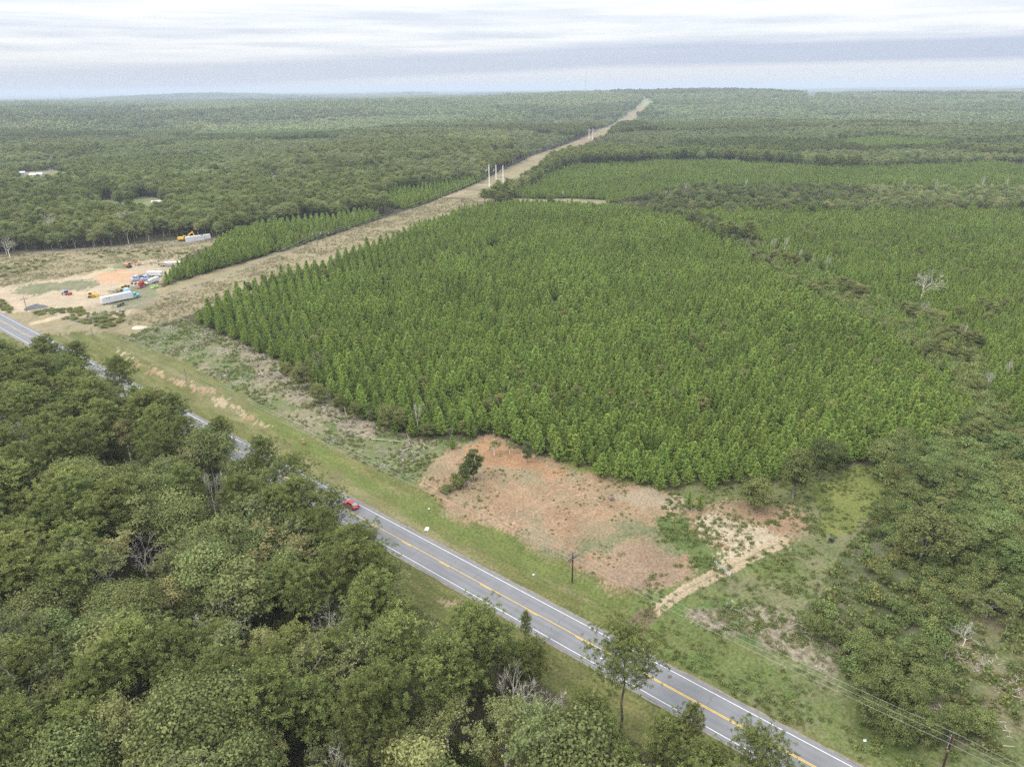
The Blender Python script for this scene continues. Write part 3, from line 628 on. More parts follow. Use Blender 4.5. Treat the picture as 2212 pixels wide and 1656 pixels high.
def strip(s0, s1, n0, n1, z, step=4.0, mb=None, jit=0.0):
    mb = mb or MB(); ss = np.arange(s0, s1+step*.5, step); a = len(ss)
    j0 = (vnoise(ss, ss*0, 3, 5, 2)-.5)*jit; j1 = (vnoise(ss, ss*0+40, 3, 6, 2)-.5)*jit
    x0, y0 = sn2(ss, n0+j0); x1, y1 = sn2(ss, n1+j1)
    V = np.vstack([np.column_stack([x0, y0, np.full(a, z)]), np.column_stack([x1, y1, np.full(a, z)]), np.column_stack([x0, y0, np.full(a, z-.12)]), np.column_stack([x1, y1, np.full(a, z-.12)])])
    i = np.arange(a-1)
    mb.add(V, np.vstack([np.stack([i, i+1, i+1+a, i+a], -1), np.stack([i+2*a, i+1+2*a, i+1, i], -1), np.stack([i+a, i+1+a, i+1+3*a, i+3*a], -1)])); return mb
road = strip(-1500, 500, -8.0, .75, .03, 4).build('road', M_ASPH); tag(road, kind='structure')
for n0, n1 in ((-8.55, -7.95), (.70, 1.3)): tag(strip(-1500, 500, n0, n1, .012, 1.0, jit=.5).build('road_shoulder', M_GRIT), kind='structure')
part('edge_line', strip(-1500, 500, -7.27, -7.12, .045), M_WHITE, road); part('edge_line', strip(-1500, 500, -.075, .075, .045), M_WHITE, road)
part('centre_line', strip(-1500, 500, -3.53, -3.41, .045), M_YEL, road)
S_DBL = float(sn(*at(1560, 1535))[0])-14
dsh = []
ss_ = S_DBL
part('centre_line', strip(S_DBL, 500, -3.80, -3.68, .045), M_YEL, road)
ss_ -= 15
dm = strip(0, 3.05, 0, 0, 0)
while ss_ > -420:
    dsh.append(ss_); ss_ -= 12.2
for s0 in dsh: part('lane_dash', strip(s0, s0+3.05, -3.80, -3.68, .045, 3.05), M_YEL, road)
g = np.random.default_rng(3)
for k, (px_, py_) in enumerate([(1395,1470-15),(1290,1395),(1372,1440),(1150,1275+12),(1060,1222),(1520,1530),(1210,1342),(1004,1200),(1600,1590),(940,1165)]):
    s0 = float(sn(*at(px_, py_))[0]); mb = MB(); n0, n1 = ((-3.2, -.3) if k % 3 else (-7.0, -.4)); pts = [sn2(s0+g.normal(0, .16), t) for t in np.linspace(n0, n1, 9)]
    for (xa, ya), (xb, yb) in zip(pts[:-1], pts[1:]):
        mb.add([[xa-.04, ya-.02, .042], [xa+.04, ya+.02, .042], [xb+.04, yb+.02, .042], [xb-.04, yb-.02, .042]], [[0, 1, 2, 3]])
    part('crack', mb, M_TAR, road)
# ------------------------------------------------------------------ plant library
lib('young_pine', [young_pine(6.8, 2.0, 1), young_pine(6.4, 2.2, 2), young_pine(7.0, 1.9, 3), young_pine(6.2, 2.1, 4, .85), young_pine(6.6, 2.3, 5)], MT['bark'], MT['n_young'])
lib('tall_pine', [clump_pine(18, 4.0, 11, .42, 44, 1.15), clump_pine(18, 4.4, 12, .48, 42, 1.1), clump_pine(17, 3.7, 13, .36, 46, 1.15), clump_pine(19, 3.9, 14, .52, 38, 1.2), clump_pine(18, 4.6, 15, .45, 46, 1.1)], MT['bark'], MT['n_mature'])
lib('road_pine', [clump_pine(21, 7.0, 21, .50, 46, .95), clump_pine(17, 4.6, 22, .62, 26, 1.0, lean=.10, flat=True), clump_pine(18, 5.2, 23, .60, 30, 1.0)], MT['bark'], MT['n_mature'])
lib('broadleaf', [broadleaf(15, 3.9, 31), broadleaf(14, 4.3, 32, 30), broadleaf(16, 3.5, 33, 26), broadleaf(13, 3.8, 34, 20), broadleaf(15, 4.6, 35, 36, 300), open_tree(14, 36, 9000, size=.12)], MT['bark_grey'], MT['l_oak'])
lib('pale_broadleaf', [broadleaf(13, 3.4, 41, 20, 260, .11), open_tree(14, 42, 6500, size=.12), broadleaf(14, 3.0, 43, 18, 260, .11), open_tree(13, 44, 5000, size=.12, spread=.7)], MT['bark_pale'], MT['l_pale'])
lib('thin_tree', [open_tree(14, 51, 5200, size=.105), open_tree(13, 52, 4000, spread=.7, size=.105), open_tree(15, 53, 6400, size=.105)], MT['bark_pale'], MT['l_oak'])
lib('bare_tree', [open_tree(14, 61, twig=3), open_tree(14, 62, twig=3, spread=.42, up=.3), open_tree(13, 63, twig=3, spread=.75), open_tree(15, 64, lev=3, twig=4, spread=.4, up=.35)], MT['bark_pale'], MT['l_oak'])
lib('spreading_tree', [open_tree(10, 65, 14000, lev=5, spread=.9, up=.05, size=.095, k=6), open_tree(9, 66, 8000, lev=5, spread=1.0, up=0.0, size=.095, k=6)], MT['bark_grey'], MT['l_shrub'])
lib('bushy_tree', [broadleaf(9, 3.0, 201, 26, 320, .105, .06), broadleaf(8, 3.3, 202, 26, 320, .105, .04), broadleaf(10, 2.8, 203, 28, 300, .105, .08)], MT['bark_grey'], MT['l_shrub'])
lib('shrub', [shrub(2.6, 1.8, 71), shrub(3.2, 1.6, 72, 10), shrub(2.0, 2.0, 73, 11)], MT['bark_grey'], MT['l_shrub'])
lib('cedar', [broadleaf(5, 1.35, 81, 20, 240, .075, .03), broadleaf(4.6, 1.45, 82, 18, 240, .075, .03)], MT['bark'], MT['l_cedar'])
class _N: v = []
lib('weed', [(None, weed(91)), (None, weed(92, 30, .6, .5)), (None, weed(93, 22, .35, .6, .06, .8))], MT['weed'], MT['weed'])
lib('straw', [(None, weed(94, 30, .8, .45, .035, .3)), (None, weed(95, 26, .6, .6, .04, .4))], MT['straw'], MT['straw'])
lib('sticks', [(sticks(1), None), (sticks(2), None), (sticks(3, 9), None)], MT['stick'], MT['stick'])
lib('grove', [(None, grove(1)), (None, grove(2)), (None, grove(3)), (None, grove(4))], MT['bark'], MT['l_grove'])

def in_view(X, Y, Z, mx=130, my=240):
    px, py = project(X, Y, Z); return (px > -mx) & (px < 2212+mx) & (py < 1656+my) & (Y > 10)
def open_at(X, Y, r=0.0):
    """True where the ground is kept clear of trees"""
    s, n = sn(X, Y); px, py = project(X, Y, height(X, Y)); D = np.hypot(X, Y)
    o = (n > -12-r) & (n < 14) & (D < 1400)
    o |= (near_line(X, Y, CORR, CORRW+r*.6) < 0) & (n > 10)
    for P in (CLEAR, CUT, OPEN_Y, OPENR, LAWN, LAWN2, LAWN3, GAP1): o |= inside(px, py, P)
    for P in FARF: o |= inside(px, py, P)
    return o
# ---- plantation pines in planted rows
def rows(x0, x1, y0, y1, da, db, ang):
    a, b = np.meshgrid(np.arange(-900, 1300, da), np.arange(-1300, 1300, db)); a, b = a.ravel(), b.ravel()
    a = a+rng.normal(0, .32, a.size)+(hash2(np.round(b/db), np.round(b/db)*0, 3)*da); b = b+rng.normal(0, .16, a.size)
    cx, cy = (x0+x1)/2, (y0+y1)/2; c, s = math.cos(ang), math.sin(ang)
    b = b+9*np.sin(a/120+.6)+4*np.sin(a/47)
    X = cx+b*c+a*s; Y = cy-b*s+a*c; k = (X > x0) & (X < x1) & (Y > y0) & (Y < y1); return X[k], Y[k]
Xp, Yp = rows(-330, 620, 110, 1500, 2.7, 4.3, R(-14))
sc = rng.normal(1.02, .17, Xp.size)*(0.98+.5*(vnoise(Xp, Yp, 30, 101, 3)-.45))
qx, qy = project(Xp, Yp, height(Xp, Yp)+5.2*sc)
m1 = inside(qx, qy, PL1); m2 = inside(qx, qy, PL2) | inside(qx, qy, PL3); m4 = inside(qx, qy, PL4) | inside(qx, qy, PL5); m2 |= (inside(qx, qy, [(1400,425),(2300,395),(2300,445),(1480,458)]) | (inside(qx, qy, [(1560,505),(1700,520),(1850,600),(2000,650),(2130,740),(2150,850),(2110,880),(1960,740),(1700,610)]))) & (rng.random(Xp.size) < .3)
gap = (vnoise(Xp, Yp, 22, 103, 3) > .76) & (np.hypot(Xp, Yp) > 240)            # failed spots in the rows
pinemask = (m1 | m2 | m4) & ~open_at(Xp, Yp, 0) & ~gap & in_view(Xp, Yp, 6*sc)
sc = np.where(m2, sc*.86, sc); sc = np.where(m4, sc*1.05, sc)
Xp, Yp, sc = Xp[pinemask], Yp[pinemask], sc[pinemask]
tnt = np.clip(.55+rng.normal(0, .2, Xp.size)+(vnoise(Xp, Yp, 32, 105, 2)-.5)*.6, 0, 1); age = np.clip(.35+rng.normal(0, .22, Xp.size)+(vnoise(Xp, Yp, 60, 107, 2)-.5)*.7, 0, 1)
rzs = rng.uniform(0, 6.28, Xp.size); order = np.argsort(Xp**2+Yp**2); near = order[:300]; rest = order[300:]
ppx, ppy = project(Xp, Yp, 3+0*Xp)
vol = rest[(rng.random(len(rest)) < .03+.10*(vnoise(Xp[rest], Yp[rest], 26, 211, 2) > .62)) & (ppx[rest] > 0)]; rest = np.setdiff1d(rest, vol)
mass('volunteer_trees', 'bushy_tree', np.column_stack([Xp[vol], Yp[vol], height(Xp[vol], Yp[vol])]), rng.uniform(0, 6.28, len(vol)), rng.uniform(.4, .75, len(vol)), rng.uniform(.2, .9, len(vol)), rng.uniform(.3, 1, len(vol)), 'small grey green broadleaf trees growing up between the plantation pines', 'trees')
for q, i in enumerate(near):
    zone = 'left' if ppx[i] < 1250 else ('middle' if ppx[i] < 1600 else 'right')
    lb = {'left': 'young green pine above the left part of the red clearing', 'middle': 'young green pine behind the middle of the clay clearing', 'right': 'young green pine at the plantation edge towards the tall broadleaf trees'}[zone]
    ad = ('tall ' if sc[i] > 1.18 else ('short ' if sc[i] < .88 else ''))+('dark ' if tnt[i] < .4 else ('bright ' if tnt[i] > .72 else '')); rw = 'front row' if ppy[i] > np.interp(ppx[i], [400, 560, 700, 830, 1040, 1200, 1440, 1650], [660, 745, 835, 905, 925, 960, 1030, 1020]) else 'rear row'; lb = ad+lb+', '+rw
    plant('plantation_pine', 'young_pine', q, Xp[i], Yp[i], rzs[i], (sc[i]*1.1, sc[i]*1.1, sc[i]*rng.uniform(.94, 1.06)), tnt[i], age[i], lb, 'pine tree', 'plantation pines: '+lb)
print('plantation', len(Xp))
mass('plantation_pines', 'young_pine', np.column_stack([Xp[rest], Yp[rest], height(Xp[rest], Yp[rest])]), rzs[rest], sc[rest][:, None]*np.column_stack([rng.uniform(.95, 1.2, len(rest))]*2+[np.ones(len(rest))]), tnt[rest], age[rest], 'young green pines planted in dense rows across the wide plantation', 'pine trees')

# ---- individually placed trees: (name, kind, variant, base/top pixel, height, tint, age, label, category)
def by_base(px, py): return at(px, py)
def by_top(px, py, h_):
    x, y = at(px, py, h_); return x, y
BH = {'young_pine': 7, 'tall_pine': 18, 'road_pine': 19, 'broadleaf': 14.6, 'pale_broadleaf': 13.7, 'thin_tree': 14.5, 'bare_tree': 14.5, 'spreading_tree': 9.5, 'shrub': 2.6, 'cedar': 4.8, 'bushy_tree': 9}
taken = []; show = []
def single(name, kind, i, pt, h_, tint, age_, label, cat, top=False, wide=1.0, rz=None, tilt=(0, 0), group=None):
    x, y = by_top(pt[0], pt[1], h_) if top else by_base(*pt)
    if top and kind in ('bare_tree', 'thin_tree', 'pale_broadleaf'): show.append(pt)
    k = h_/BH[kind]; o = plant(name, kind, i, x, y, rz if rz is not None else (pt[0]*.37) % 6.28, (k*wide, k*wide, k), tint, age_, label, cat, group, tilt)
    taken.append((x, y, 3.0*k*wide if kind not in ('shrub', 'cedar') else 1.0)); return o
PT, BT, BR = 'pine tree', 'broadleaf tree', 'bare tree'
single('pine_tree', 'road_pine', 0, (1340, 1582), 18.4, .45, .5, 'tall dark pine whose open crown hangs over the road beside the dirt track junction', PT, wide=.9)
single('pine_tree', 'road_pine', 2, (1652, 1585), 16, .35, .45, 'dense dark pine standing over the road at the bottom edge right of the tall pine', PT, top=True, wide=.95)
single('pine_tree', 'road_pine', 1, (790, 1128), 17, .5, .5, 'leaning pine with a flat crown over the road just right of the red car', PT, top=True)
single('pine_tree', 'road_pine', 2, (715, 1065), 17, .5, .5, 'slender pine with a flattened crown directly left of the red car', PT, top=True, wide=.8)
single('pine_tree', 'road_pine', 2, (625, 985), 18, .45, .45, 'spreading pine whose crown covers the road left of the small flat pine', PT, top=True, wide=.95)
single('pine_tree', 'tall_pine', 1, (560, 950), 18, .4, .4, 'rounded dark pine beside the road gap at the verge', PT, top=True)
single('pine_tree', 'tall_pine', 0, (470, 905), 17, .4, .45, 'dark pine at the wood edge below the worn bank', PT, top=True, wide=.9)
single('pine_tree', 'tall_pine', 3, (370, 862), 18, .4, .4, 'round dark pine at the wood edge beside the short middle stretch of visible road', PT, top=True)
single('pine_tree', 'tall_pine', 4, (250, 775), 18, .4, .35, 'broad dark pine at the wood edge between two visible stretches of road', PT, top=True, wide=1.05)
single('pine_tree', 'tall_pine', 1, (90, 730), 18, .35, .35, 'topmost dark pine of the roadside wood at the left', PT, top=True, wide=1.1)
single('pine_tree', 'tall_pine', 2, (160, 735), 17, .4, .4, 'dark pine hiding the left road just right of the topmost one', PT, top=True, wide=1.1)
single('pine_tree', 'tall_pine', 2, (1135, 1318), 9, .6, .5, 'thin young pine reaching the white edge line of the road near mid picture', PT, top=True, wide=.6)
single('pine_tree', 'tall_pine', 4, (1020, 1325), 18, .62, .3, 'big bright green pine below the sandy spot at the wood edge', PT, top=True, wide=1.1)
single('pine_tree', 'tall_pine', 1, (960, 1390), 19, .6, .35, 'broad green pine in front of the big bright one', PT, top=True, wide=1.15)
single('pine_tree', 'tall_pine', 3, (1500, 1535), 15, .5, .9, 'yellow green slender tree crossing the road between the two dark pines', PT, top=True, wide=.6)
single('pine_tree', 'tall_pine', 0, (1440, 1560), 14, .45, .5, 'dense round pine below the road right of the tall pine', PT, top=True, wide=1.0)
single('pine_tree', 'tall_pine', 4, (800, 1185), 17, .62, .3, 'bright green dense pine below the flat crowned leaning pine', PT, top=True, wide=.95)
single('pine_tree', 'tall_pine', 3, (700, 1110), 17, .5, .4, 'tall pine with bare lower trunk left of the leaning pine', PT, top=True, wide=.8)
single('bare_tree', 'bare_tree', 1, (445, 1008), 16, .8, .5, 'tall narrow bare pale tree in the middle of the left wood', BR, top=True, wide=.75)
single('bare_tree', 'bare_tree', 2, (292, 1135), 15, .8, .5, 'bare grey tree with spreading limbs in the lower left wood', BR, top=True)
single('bare_tree', 'bare_tree', 0, (700, 1292), 13, .8, .5, 'large bare tree with curved white limbs above the lower wood', BR, top=True, wide=1.2)
single('bare_tree', 'bare_tree', 1, (1105, 1440), 12, .8, .5, 'bare twiggy tree in the lower middle of the wood', BR, top=True, wide=1.3)
single('bare_tree', 'bare_tree', 2, (1180, 1480), 12, .8, .5, 'bare pinkish grey tree right of the twiggy one', BR, top=True, wide=1.2)
single('thin_tree', 'thin_tree', 1, (560, 1215), 14, .9, .8, 'wide pale tree with feathery branches in the left wood', BT, top=True, wide=1.25)
single('pale_tree', 'pale_broadleaf', 0, (358, 1238), 14, .5, .9, 'rounded tree turning yellow brown in the lower left wood', BT, top=True, wide=1.15)
single('pale_tree', 'pale_broadleaf', 1, (210, 1165), 15, .55, .8, 'pale green tree left of the bare grey one', BT, top=True, wide=1.1)
single('pale_tree', 'pale_broadleaf', 2, (262, 905), 14, .6, .9, 'bright yellow green crown high in the left wood', BT, top=True, wide=1.0)
single('thin_tree', 'thin_tree', 0, (960, 1500), 13, .9, .9, 'thin leaved tree with pale limbs at the bottom middle', BT, top=True, wide=1.2)
single('thin_tree', 'thin_tree', 2, (1090, 1530), 13, .85, .8, 'feathery yellow green tree at the bottom edge', BT, top=True, wide=1.2)
single('pale_tree', 'pale_broadleaf', 1, (570, 1590), 12, .7, .6, 'pale yellow green tree at the bottom left edge', BT, top=True, wide=.9)
single('pale_tree', 'pale_broadleaf', 2, (1065, 1605), 10, .7, .9, 'small yellow tree at the very bottom middle', BT, top=True, wide=.7)
single('thin_tree', 'thin_tree', 1, (855, 1160+40), 12, .8, .7, 'thin grey green tree on the verge right of the bright dense pine', BT, top=True, wide=.9)
# beyond the yard
for (b_, t_, i, lab) in (((126, 530), 450, 3, 'tall white bare tree standing behind the yard at the far left'), ((272, 505), 446, 0, 'spreading bare pale tree in front of the lawn behind the yard'), ((22, 555), 505, 2, 'short grey bare tree at the left edge behind the yard'), ((1985, 655), 566, 2, 'large leaning bare white tree standing among the right pines')):
    x, y = at(*b_); rr_ = ray(b_[0], t_); hh_ = H+float(rr_[2])*y/float(rr_[1]); single('bare_tree', 'bare_tree', i, b_, hh_, .9, .5, lab, BR, wide=1.2, tilt=(0, .12) if b_[0] > 1900 else (0, 0))
g = np.random.default_rng(9)
for (x_, y_, h_) in ((1667, 552, 9), (1692, 556, 11), (1724, 572, 8), (1784, 590, 8), (1757, 585, 6), (1622, 520, 6), (1446, 442, 10), (1459, 441, 7), (1345, 437, 5), (1900, 430, 12), (1948, 420, 12), (2020, 425, 13), (2115, 420, 14), (2172, 415, 12), (1830, 425, 10), (1610, 415, 11), (1478, 425, 11), (2130, 850, 7), (2165, 832, 8), (1725, 730, 4), (1995, 690, 8), (2075, 745, 7), (1885, 832, 4), (1508, 740, 3)):
    single('dead_tree', 'bare_tree', int(g.integers(0, 4)), (x_, y_), float(h_)*1.35, .9, .5, 'small bare whitish tree standing among the plantation pines to the right', BR, wide=.65, group='bare whitish trees among the right pines')
for (x_, y_, h_) in ((660, 435, 14), (780, 455, 14), (640, 470, 13), (715, 470, 12), (520, 470, 13), (420, 480, 11), (170, 520, 10), (330, 500, 11), (765, 480, 10)):
    single('bare_tree', 'bare_tree', int(g.integers(0, 4)), (x_, y_), float(h_), .9, .5, 'pale bare tree in the woods between the yard and the power line', BR, wide=.8, group='pale bare trees left of the power line')
# around the clearing
single('cedar_tree', 'cedar', 0, (1024, 1035), 9.3, .4, .5, 'dark upright cedar at the right end of the thicket in the red clearing', PT, wide=.85)
single('cedar_tree', 'cedar', 1, (1004, 1040), 6.2, .35, .5, 'shorter dark cedar pressed against the left of the upright one', PT, wide=.85)
single('shrub', 'shrub', 0, (985, 1050), 3.8, .35, .6, 'grey green bush left of the dark cedars', 'bush'); single('shrub', 'shrub', 2, (965, 1062), 2.6, .45, .4, 'low bush at the left end of the thicket in the red clearing', 'bush')
single('pine_tree', 'young_pine', 1, (978, 970), 5.0, .6, .3, 'small bright pine at the top left corner of the red clearing', PT, wide=.9)
single('sapling', 'thin_tree', 1, (1068, 985), 5.2, .7, .6, 'thin leaved sapling at the top of the red clearing left of the dark small tree', BT, wide=1.3)
single('sapling', 'thin_tree', 0, (1101, 980), 3.6, .7, .6, 'lowest thin sapling at the top of the red clearing', BT, wide=1.4)
single('small_tree', 'cedar', 0, (1139, 1000), 7.0, .5, .5, 'small dark rounded tree alone at the top edge of the red clearing', BT, wide=.7)
single('small_tree', 'cedar', 1, (1170, 975), 5.5, .45, .5, 'dark little tree behind the lone rounded one', BT, wide=1.0)
single('pine_tree', 'young_pine', 2, (1487, 1098), 4.8, .6, .2, 'left of two small pines standing in the pale part of the clearing', PT, wide=.95)
single('pine_tree', 'young_pine', 4, (1511, 1102), 4.9, .62, .3, 'right of two small pines standing in the pale part of the clearing', PT, wide=.9)
single('white_trunked_tree', 'bushy_tree', 1, (1632, 1097), 9.5, .45, .7, 'broad green tree with white twin trunks at the clearing edge', BT, wide=1.05)
single('tall_shrubby_tree', 'bushy_tree', 2, (1712, 1078), 13.5, .30, .5, 'tall grey green tree at the clearing corner in front of the pines', BT, wide=.85)
single('dark_tree', 'bushy_tree', 0, (1768, 1035), 13, .05, .2, 'dark broadleaf tree right behind the tall grey green one', BT, wide=.75)
for q_, (x_, y_, h_, t_) in enumerate([(1875, 1560, 5.5, .25), (1930, 1590, 6, .2), (1990, 1600, 6, .25), (1860, 1510, 5, .3), (1905, 1500, 6.5, .2), (2050, 1590, 5.5, .35), (1960, 1540, 6, .3), (2110, 1580, 5, .6), (1880, 1455, 6, .35), (2010, 1500, 6, .5), (1760, 1370, 4.5, .35), (1790, 1385, 4.5, .3), (1915, 1130, 6, .35), (1960, 1090, 7, .35), (1905, 1260, 4, .5)]):
    single('bushy_tree', 'bushy_tree', q_, (x_, y_), h_, t_, .4, ['dark bushy tree in the brush above the roadside grass at the lower right', 'bushy green tree in the brush at the right of the grass clearing'][q_ > 9], BT, wide=1.25, group=['dark bushy trees above the roadside grass', 'bushy trees right of the grass clearing'][q_ > 9])
single('dark_tree', 'bushy_tree', 1, (1800, 1010), 9, .12, .2, 'lower dark tree right of the dark broadleaf tree at the grass corner', BT, wide=.9)
single('spreading_tree', 'spreading_tree', 0, (1985, 1218), 12, .35, .6, 'large spreading tree with a leaning grey trunk right of the grass', BT, wide=1.35, tilt=(0, .08))
single('spreading_tree', 'spreading_tree', 1, (2130, 1335), 7, .4, .6, 'sprawling half bare tree in the brush at the right edge', BT, wide=1.5)
single('dead_tree', 'bare_tree', 2, (2080, 1395), 6, .9, .5, 'fallen grey branches sticking out of the brush at the right', BR, wide=1.3)
single('grey_tree', 'bare_tree', 1, (903, 935), 11, .6, .5, 'narrow grey leafless tree at the front edge of the plantation', BR, wide=.6)
single('thin_tree', 'thin_tree', 2, (688, 800+20), 10, .6, .6, 'tall thin tree with a pale trunk at the left front edge of the plantation', BT, wide=.7)
single('shrub', 'cedar', 1, (800, 908), 4.0, .6, .4, 'bushy pine shrub beside the brush pile in the cut over strip', 'bush', wide=1.3)
single('shrub', 'shrub', 0, (339, 716), 1.8, .3, .3, 'lone dark bush in the grass left of the plantation corner', 'bush')
single('thin_tree', 'thin_tree', 0, (975, 950), 4.5, .6, .6, 'small thin tree at the corner between the plantation and the red clearing', BT, wide=.9)

for q_, (x_, y_, h_, t_, lb_) in enumerate([(655, 840, 9, .4, 'grey green bushy tree on the left front edge of the plantation'), (690, 868, 7.5, .5, 'lower bushy tree beside the grey green one on the plantation edge'), (735, 890, 6, .35, 'dark bushy tree where the debris strip meets the plantation'), (770, 905, 6, .3, 'dark round tree behind the brush pile'), (845, 925, 9, .45, 'brownish green bushy tree at the plantation edge left of the grey leafless tree'), (868, 930, 7, .6, 'light green bushy tree just left of the grey leafless tree'), (925, 945, 5, .4, 'low bushy tree right of the grey leafless tree'), (620, 812, 6, .5, 'small bushy tree at the top of the debris strip'), (1000, 940, 4.5, .5, 'low bushy tree at the upper left corner of the red clearing')]):
    single('bushy_tree', 'bushy_tree', q_, (x_, y_), h_, t_, .7, lb_, BT, wide=1.05)
# ---- foreground wood
def poisson(x0, x1, y0, y1, d, jit=.42):
    a, b = np.meshgrid(np.arange(x0, x1, d), np.arange(y0, y1, d*.87)); a = a+(np.arange(b.shape[0])[:, None] % 2)*d/2
    return (a+rng.uniform(-jit, jit, a.shape)*d).ravel(), (b+rng.uniform(-jit, jit, b.shape)*d*.87).ravel()
X, Y = poisson(-420, 140, 25, 420, 6.3); s, n = sn(X, Y); hh = rng.uniform(12, 20, X.size)
px, py = project(X, Y, hh*.8); k = inside(px, py, WOOD) & (n < np.where(px > 1050, -11, -13)) & in_view(X, Y, hh*.5, 260, 500)
for (tx, ty) in show: k &= ~((np.abs(px-tx) < 46) & (py > ty-14) & (py < ty+105))
k &= (vnoise(X, Y, 11, 191, 2) > .24) | (rng.random(X.size) < .4)
for (tx, ty, tr) in taken: k &= np.hypot(X-tx, Y-ty) > max(2.6, tr*.8)
X, Y, hh, px, py = X[k], Y[k], hh[k], px[k], py[k]; order = np.argsort(X**2+Y**2)
pn = vnoise(X, Y, 30, 121, 3); rnd = rng.random(X.size)
kinds = np.where(rnd < .10, 'pale_broadleaf', np.where(rnd < .20, 'thin_tree', np.where(rnd < .235, 'bare_tree', np.where((pn > .47) | (px > 1250), 'tall_pine', 'broadleaf'))))
LBL = {'tall_pine': ('pine_tree', 'tall clumpy crowned pine', PT), 'broadleaf': ('broadleaf_tree', 'rounded dull green broadleaf tree', BT), 'pale_broadleaf': ('pale_tree', 'tree with pale yellowish leaves', BT), 'thin_tree': ('thin_tree', 'thinly leaved pale branched tree', BT), 'bare_tree': ('bare_tree', 'leafless grey tree', BR)}
cnt = 0; restw = {}; quota_w = {'tall_pine': 165, 'broadleaf': 150, 'pale_broadleaf': 60, 'thin_tree': 50, 'bare_tree': 12}; inframe = (px > -15) & (px < 2227) & (py < 1700)
for i in order:
    kd = kinds[i]
    if not inframe[i] or quota_w[kd] <= 0: restw.setdefault(kd, []).append(i); continue
    quota_w[kd] -= 1; nm, lb, ct = LBL[kd]
    where = ('near the left end of the road' if px[i] < 200 else ('at the upper left, below the worn bank' if px[i] < 420 else 'above the red car')) if (py[i] < 1000) else ('in the left wood' if px[i] < 560 and py[i] < 1350 else ('at the bottom left corner' if px[i] < 560 else ('in the lower middle wood' if px[i] < 1150 else 'beside the road at the bottom right')))
    wd_ = rng.uniform(.95, 1.4); q = hh[i]/BH[kd]*(1.0 if kd == 'tall_pine' else .92)
    tn_ = float(np.clip(rng.normal(.47, .22), 0, 1)); hw = 'tall ' if hh[i] > 17.3 else ('low ' if hh[i] < 14 else ''); tw = 'dark ' if tn_ < .3 else ('light ' if tn_ > .64 else '')
    lb = hw+tw+lb.replace('tall ', '')
    plant(nm, kd, int(rng.integers(0, 12)), X[i], Y[i], rng.uniform(0, 6.28), (q*wd_, q*wd_, q), tn_, np.clip(rng.normal(.45, .25), 0, 1), lb+' '+where, ct, '%ss %s' % (lb, where)); cnt += 1
for kd, ii in restw.items():
    ii = np.array(ii); q = hh[ii]/BH[kd]
    mass({'tall_pine': 'wood_pines', 'broadleaf': 'wood_broadleaf_trees', 'pale_broadleaf': 'wood_pale_trees', 'thin_tree': 'wood_thin_trees', 'bare_tree': 'wood_bare_trees'}[kd], kd, np.column_stack([X[ii], Y[ii], 0*ii]), rng.uniform(0, 6.28, len(ii)), q, np.clip(rng.normal(.45, .2, len(ii)), 0, 1), np.clip(rng.normal(.45, .25, len(ii)), 0, 1), 'further trees of the roadside wood, mostly at its hidden left side', 'wood')
k = 3200; X, Y = rng.uniform(-330, 90, k*2), rng.uniform(35, 330, k*2); s, n = sn(X, Y); px, py = project(X, Y, 3+0*X); kk = (n < -12) & inside(px, py-30, WOOD) & in_view(X, Y, 2, 260, 500)
mass('undergrowth', 'shrub', np.column_stack([X[kk], Y[kk], 0*X[kk]]), rng.uniform(0, 6.28, kk.sum()), rng.uniform(.7, 1.6, kk.sum()), rng.uniform(.1, .6, kk.sum()), rng.uniform(0, 1, kk.sum()), 'dark undergrowth on the floor of the roadside wood', 'undergrowth')

# ---- right hand thicket and brush
THK = [(1560,505),(1640,540),(1700,520+30),(1850,620),(2000,665),(2110,740),(2140,850),(2400,960),(2400,1660),(2212,1640),(2050,1585),(1930,1520),(1840,1470),(1835,1400),(1730,1335),(1765,1280),(1850,1260),(1865,1140),(1912,1090),(1925,1040),(1880,985),(1960,950),(2060,915),(2105,880),(2050,800),(1960,740),(1900,705),(1830,660),(1700,610),(1640,570)]
X, Y = poisson(20, 420, 60, 700, 3.1); px, py = project(X, Y, 2.5+0*X); k = inside(px, py, THK); X, Y, px, py = X[k], Y[k], px[k], py[k]
d_ = np.hypot(X, Y); band = py < 880; big_ = (vnoise(X, Y, 18, 131, 2)-.5)*1.2+(~band)*((px > 1880) & (py < 1180))*.22 > .14
drop = inside(px, py, [(2040,1450),(2110,1330),(2300,1290),(2300,1700),(2100,1620),(1990,1570)]) & (rng.random(X.size) < .72) | inside(px, py, [(1740,1300),(1850,1190),(1890,1110),(1950,1180),(1980,1300),(1960,1400),(1850,1425),(1800,1380)]) & (rng.random(X.size) < .68) | (~big_) & (~band) & (rng.random(X.size) < .03) | (band & (rng.random(X.size) < .12)) | inside(px, py, BROWNR2) | (inside(px, py, BROWNR) & (rng.random(X.size) < .75)); X, Y, px, py, band, big_ = (v[~drop] for v in (X, Y, px, py, band, big_))
o_ = np.argsort(X**2+Y**2); nb_ = ns_ = 0; rs = []
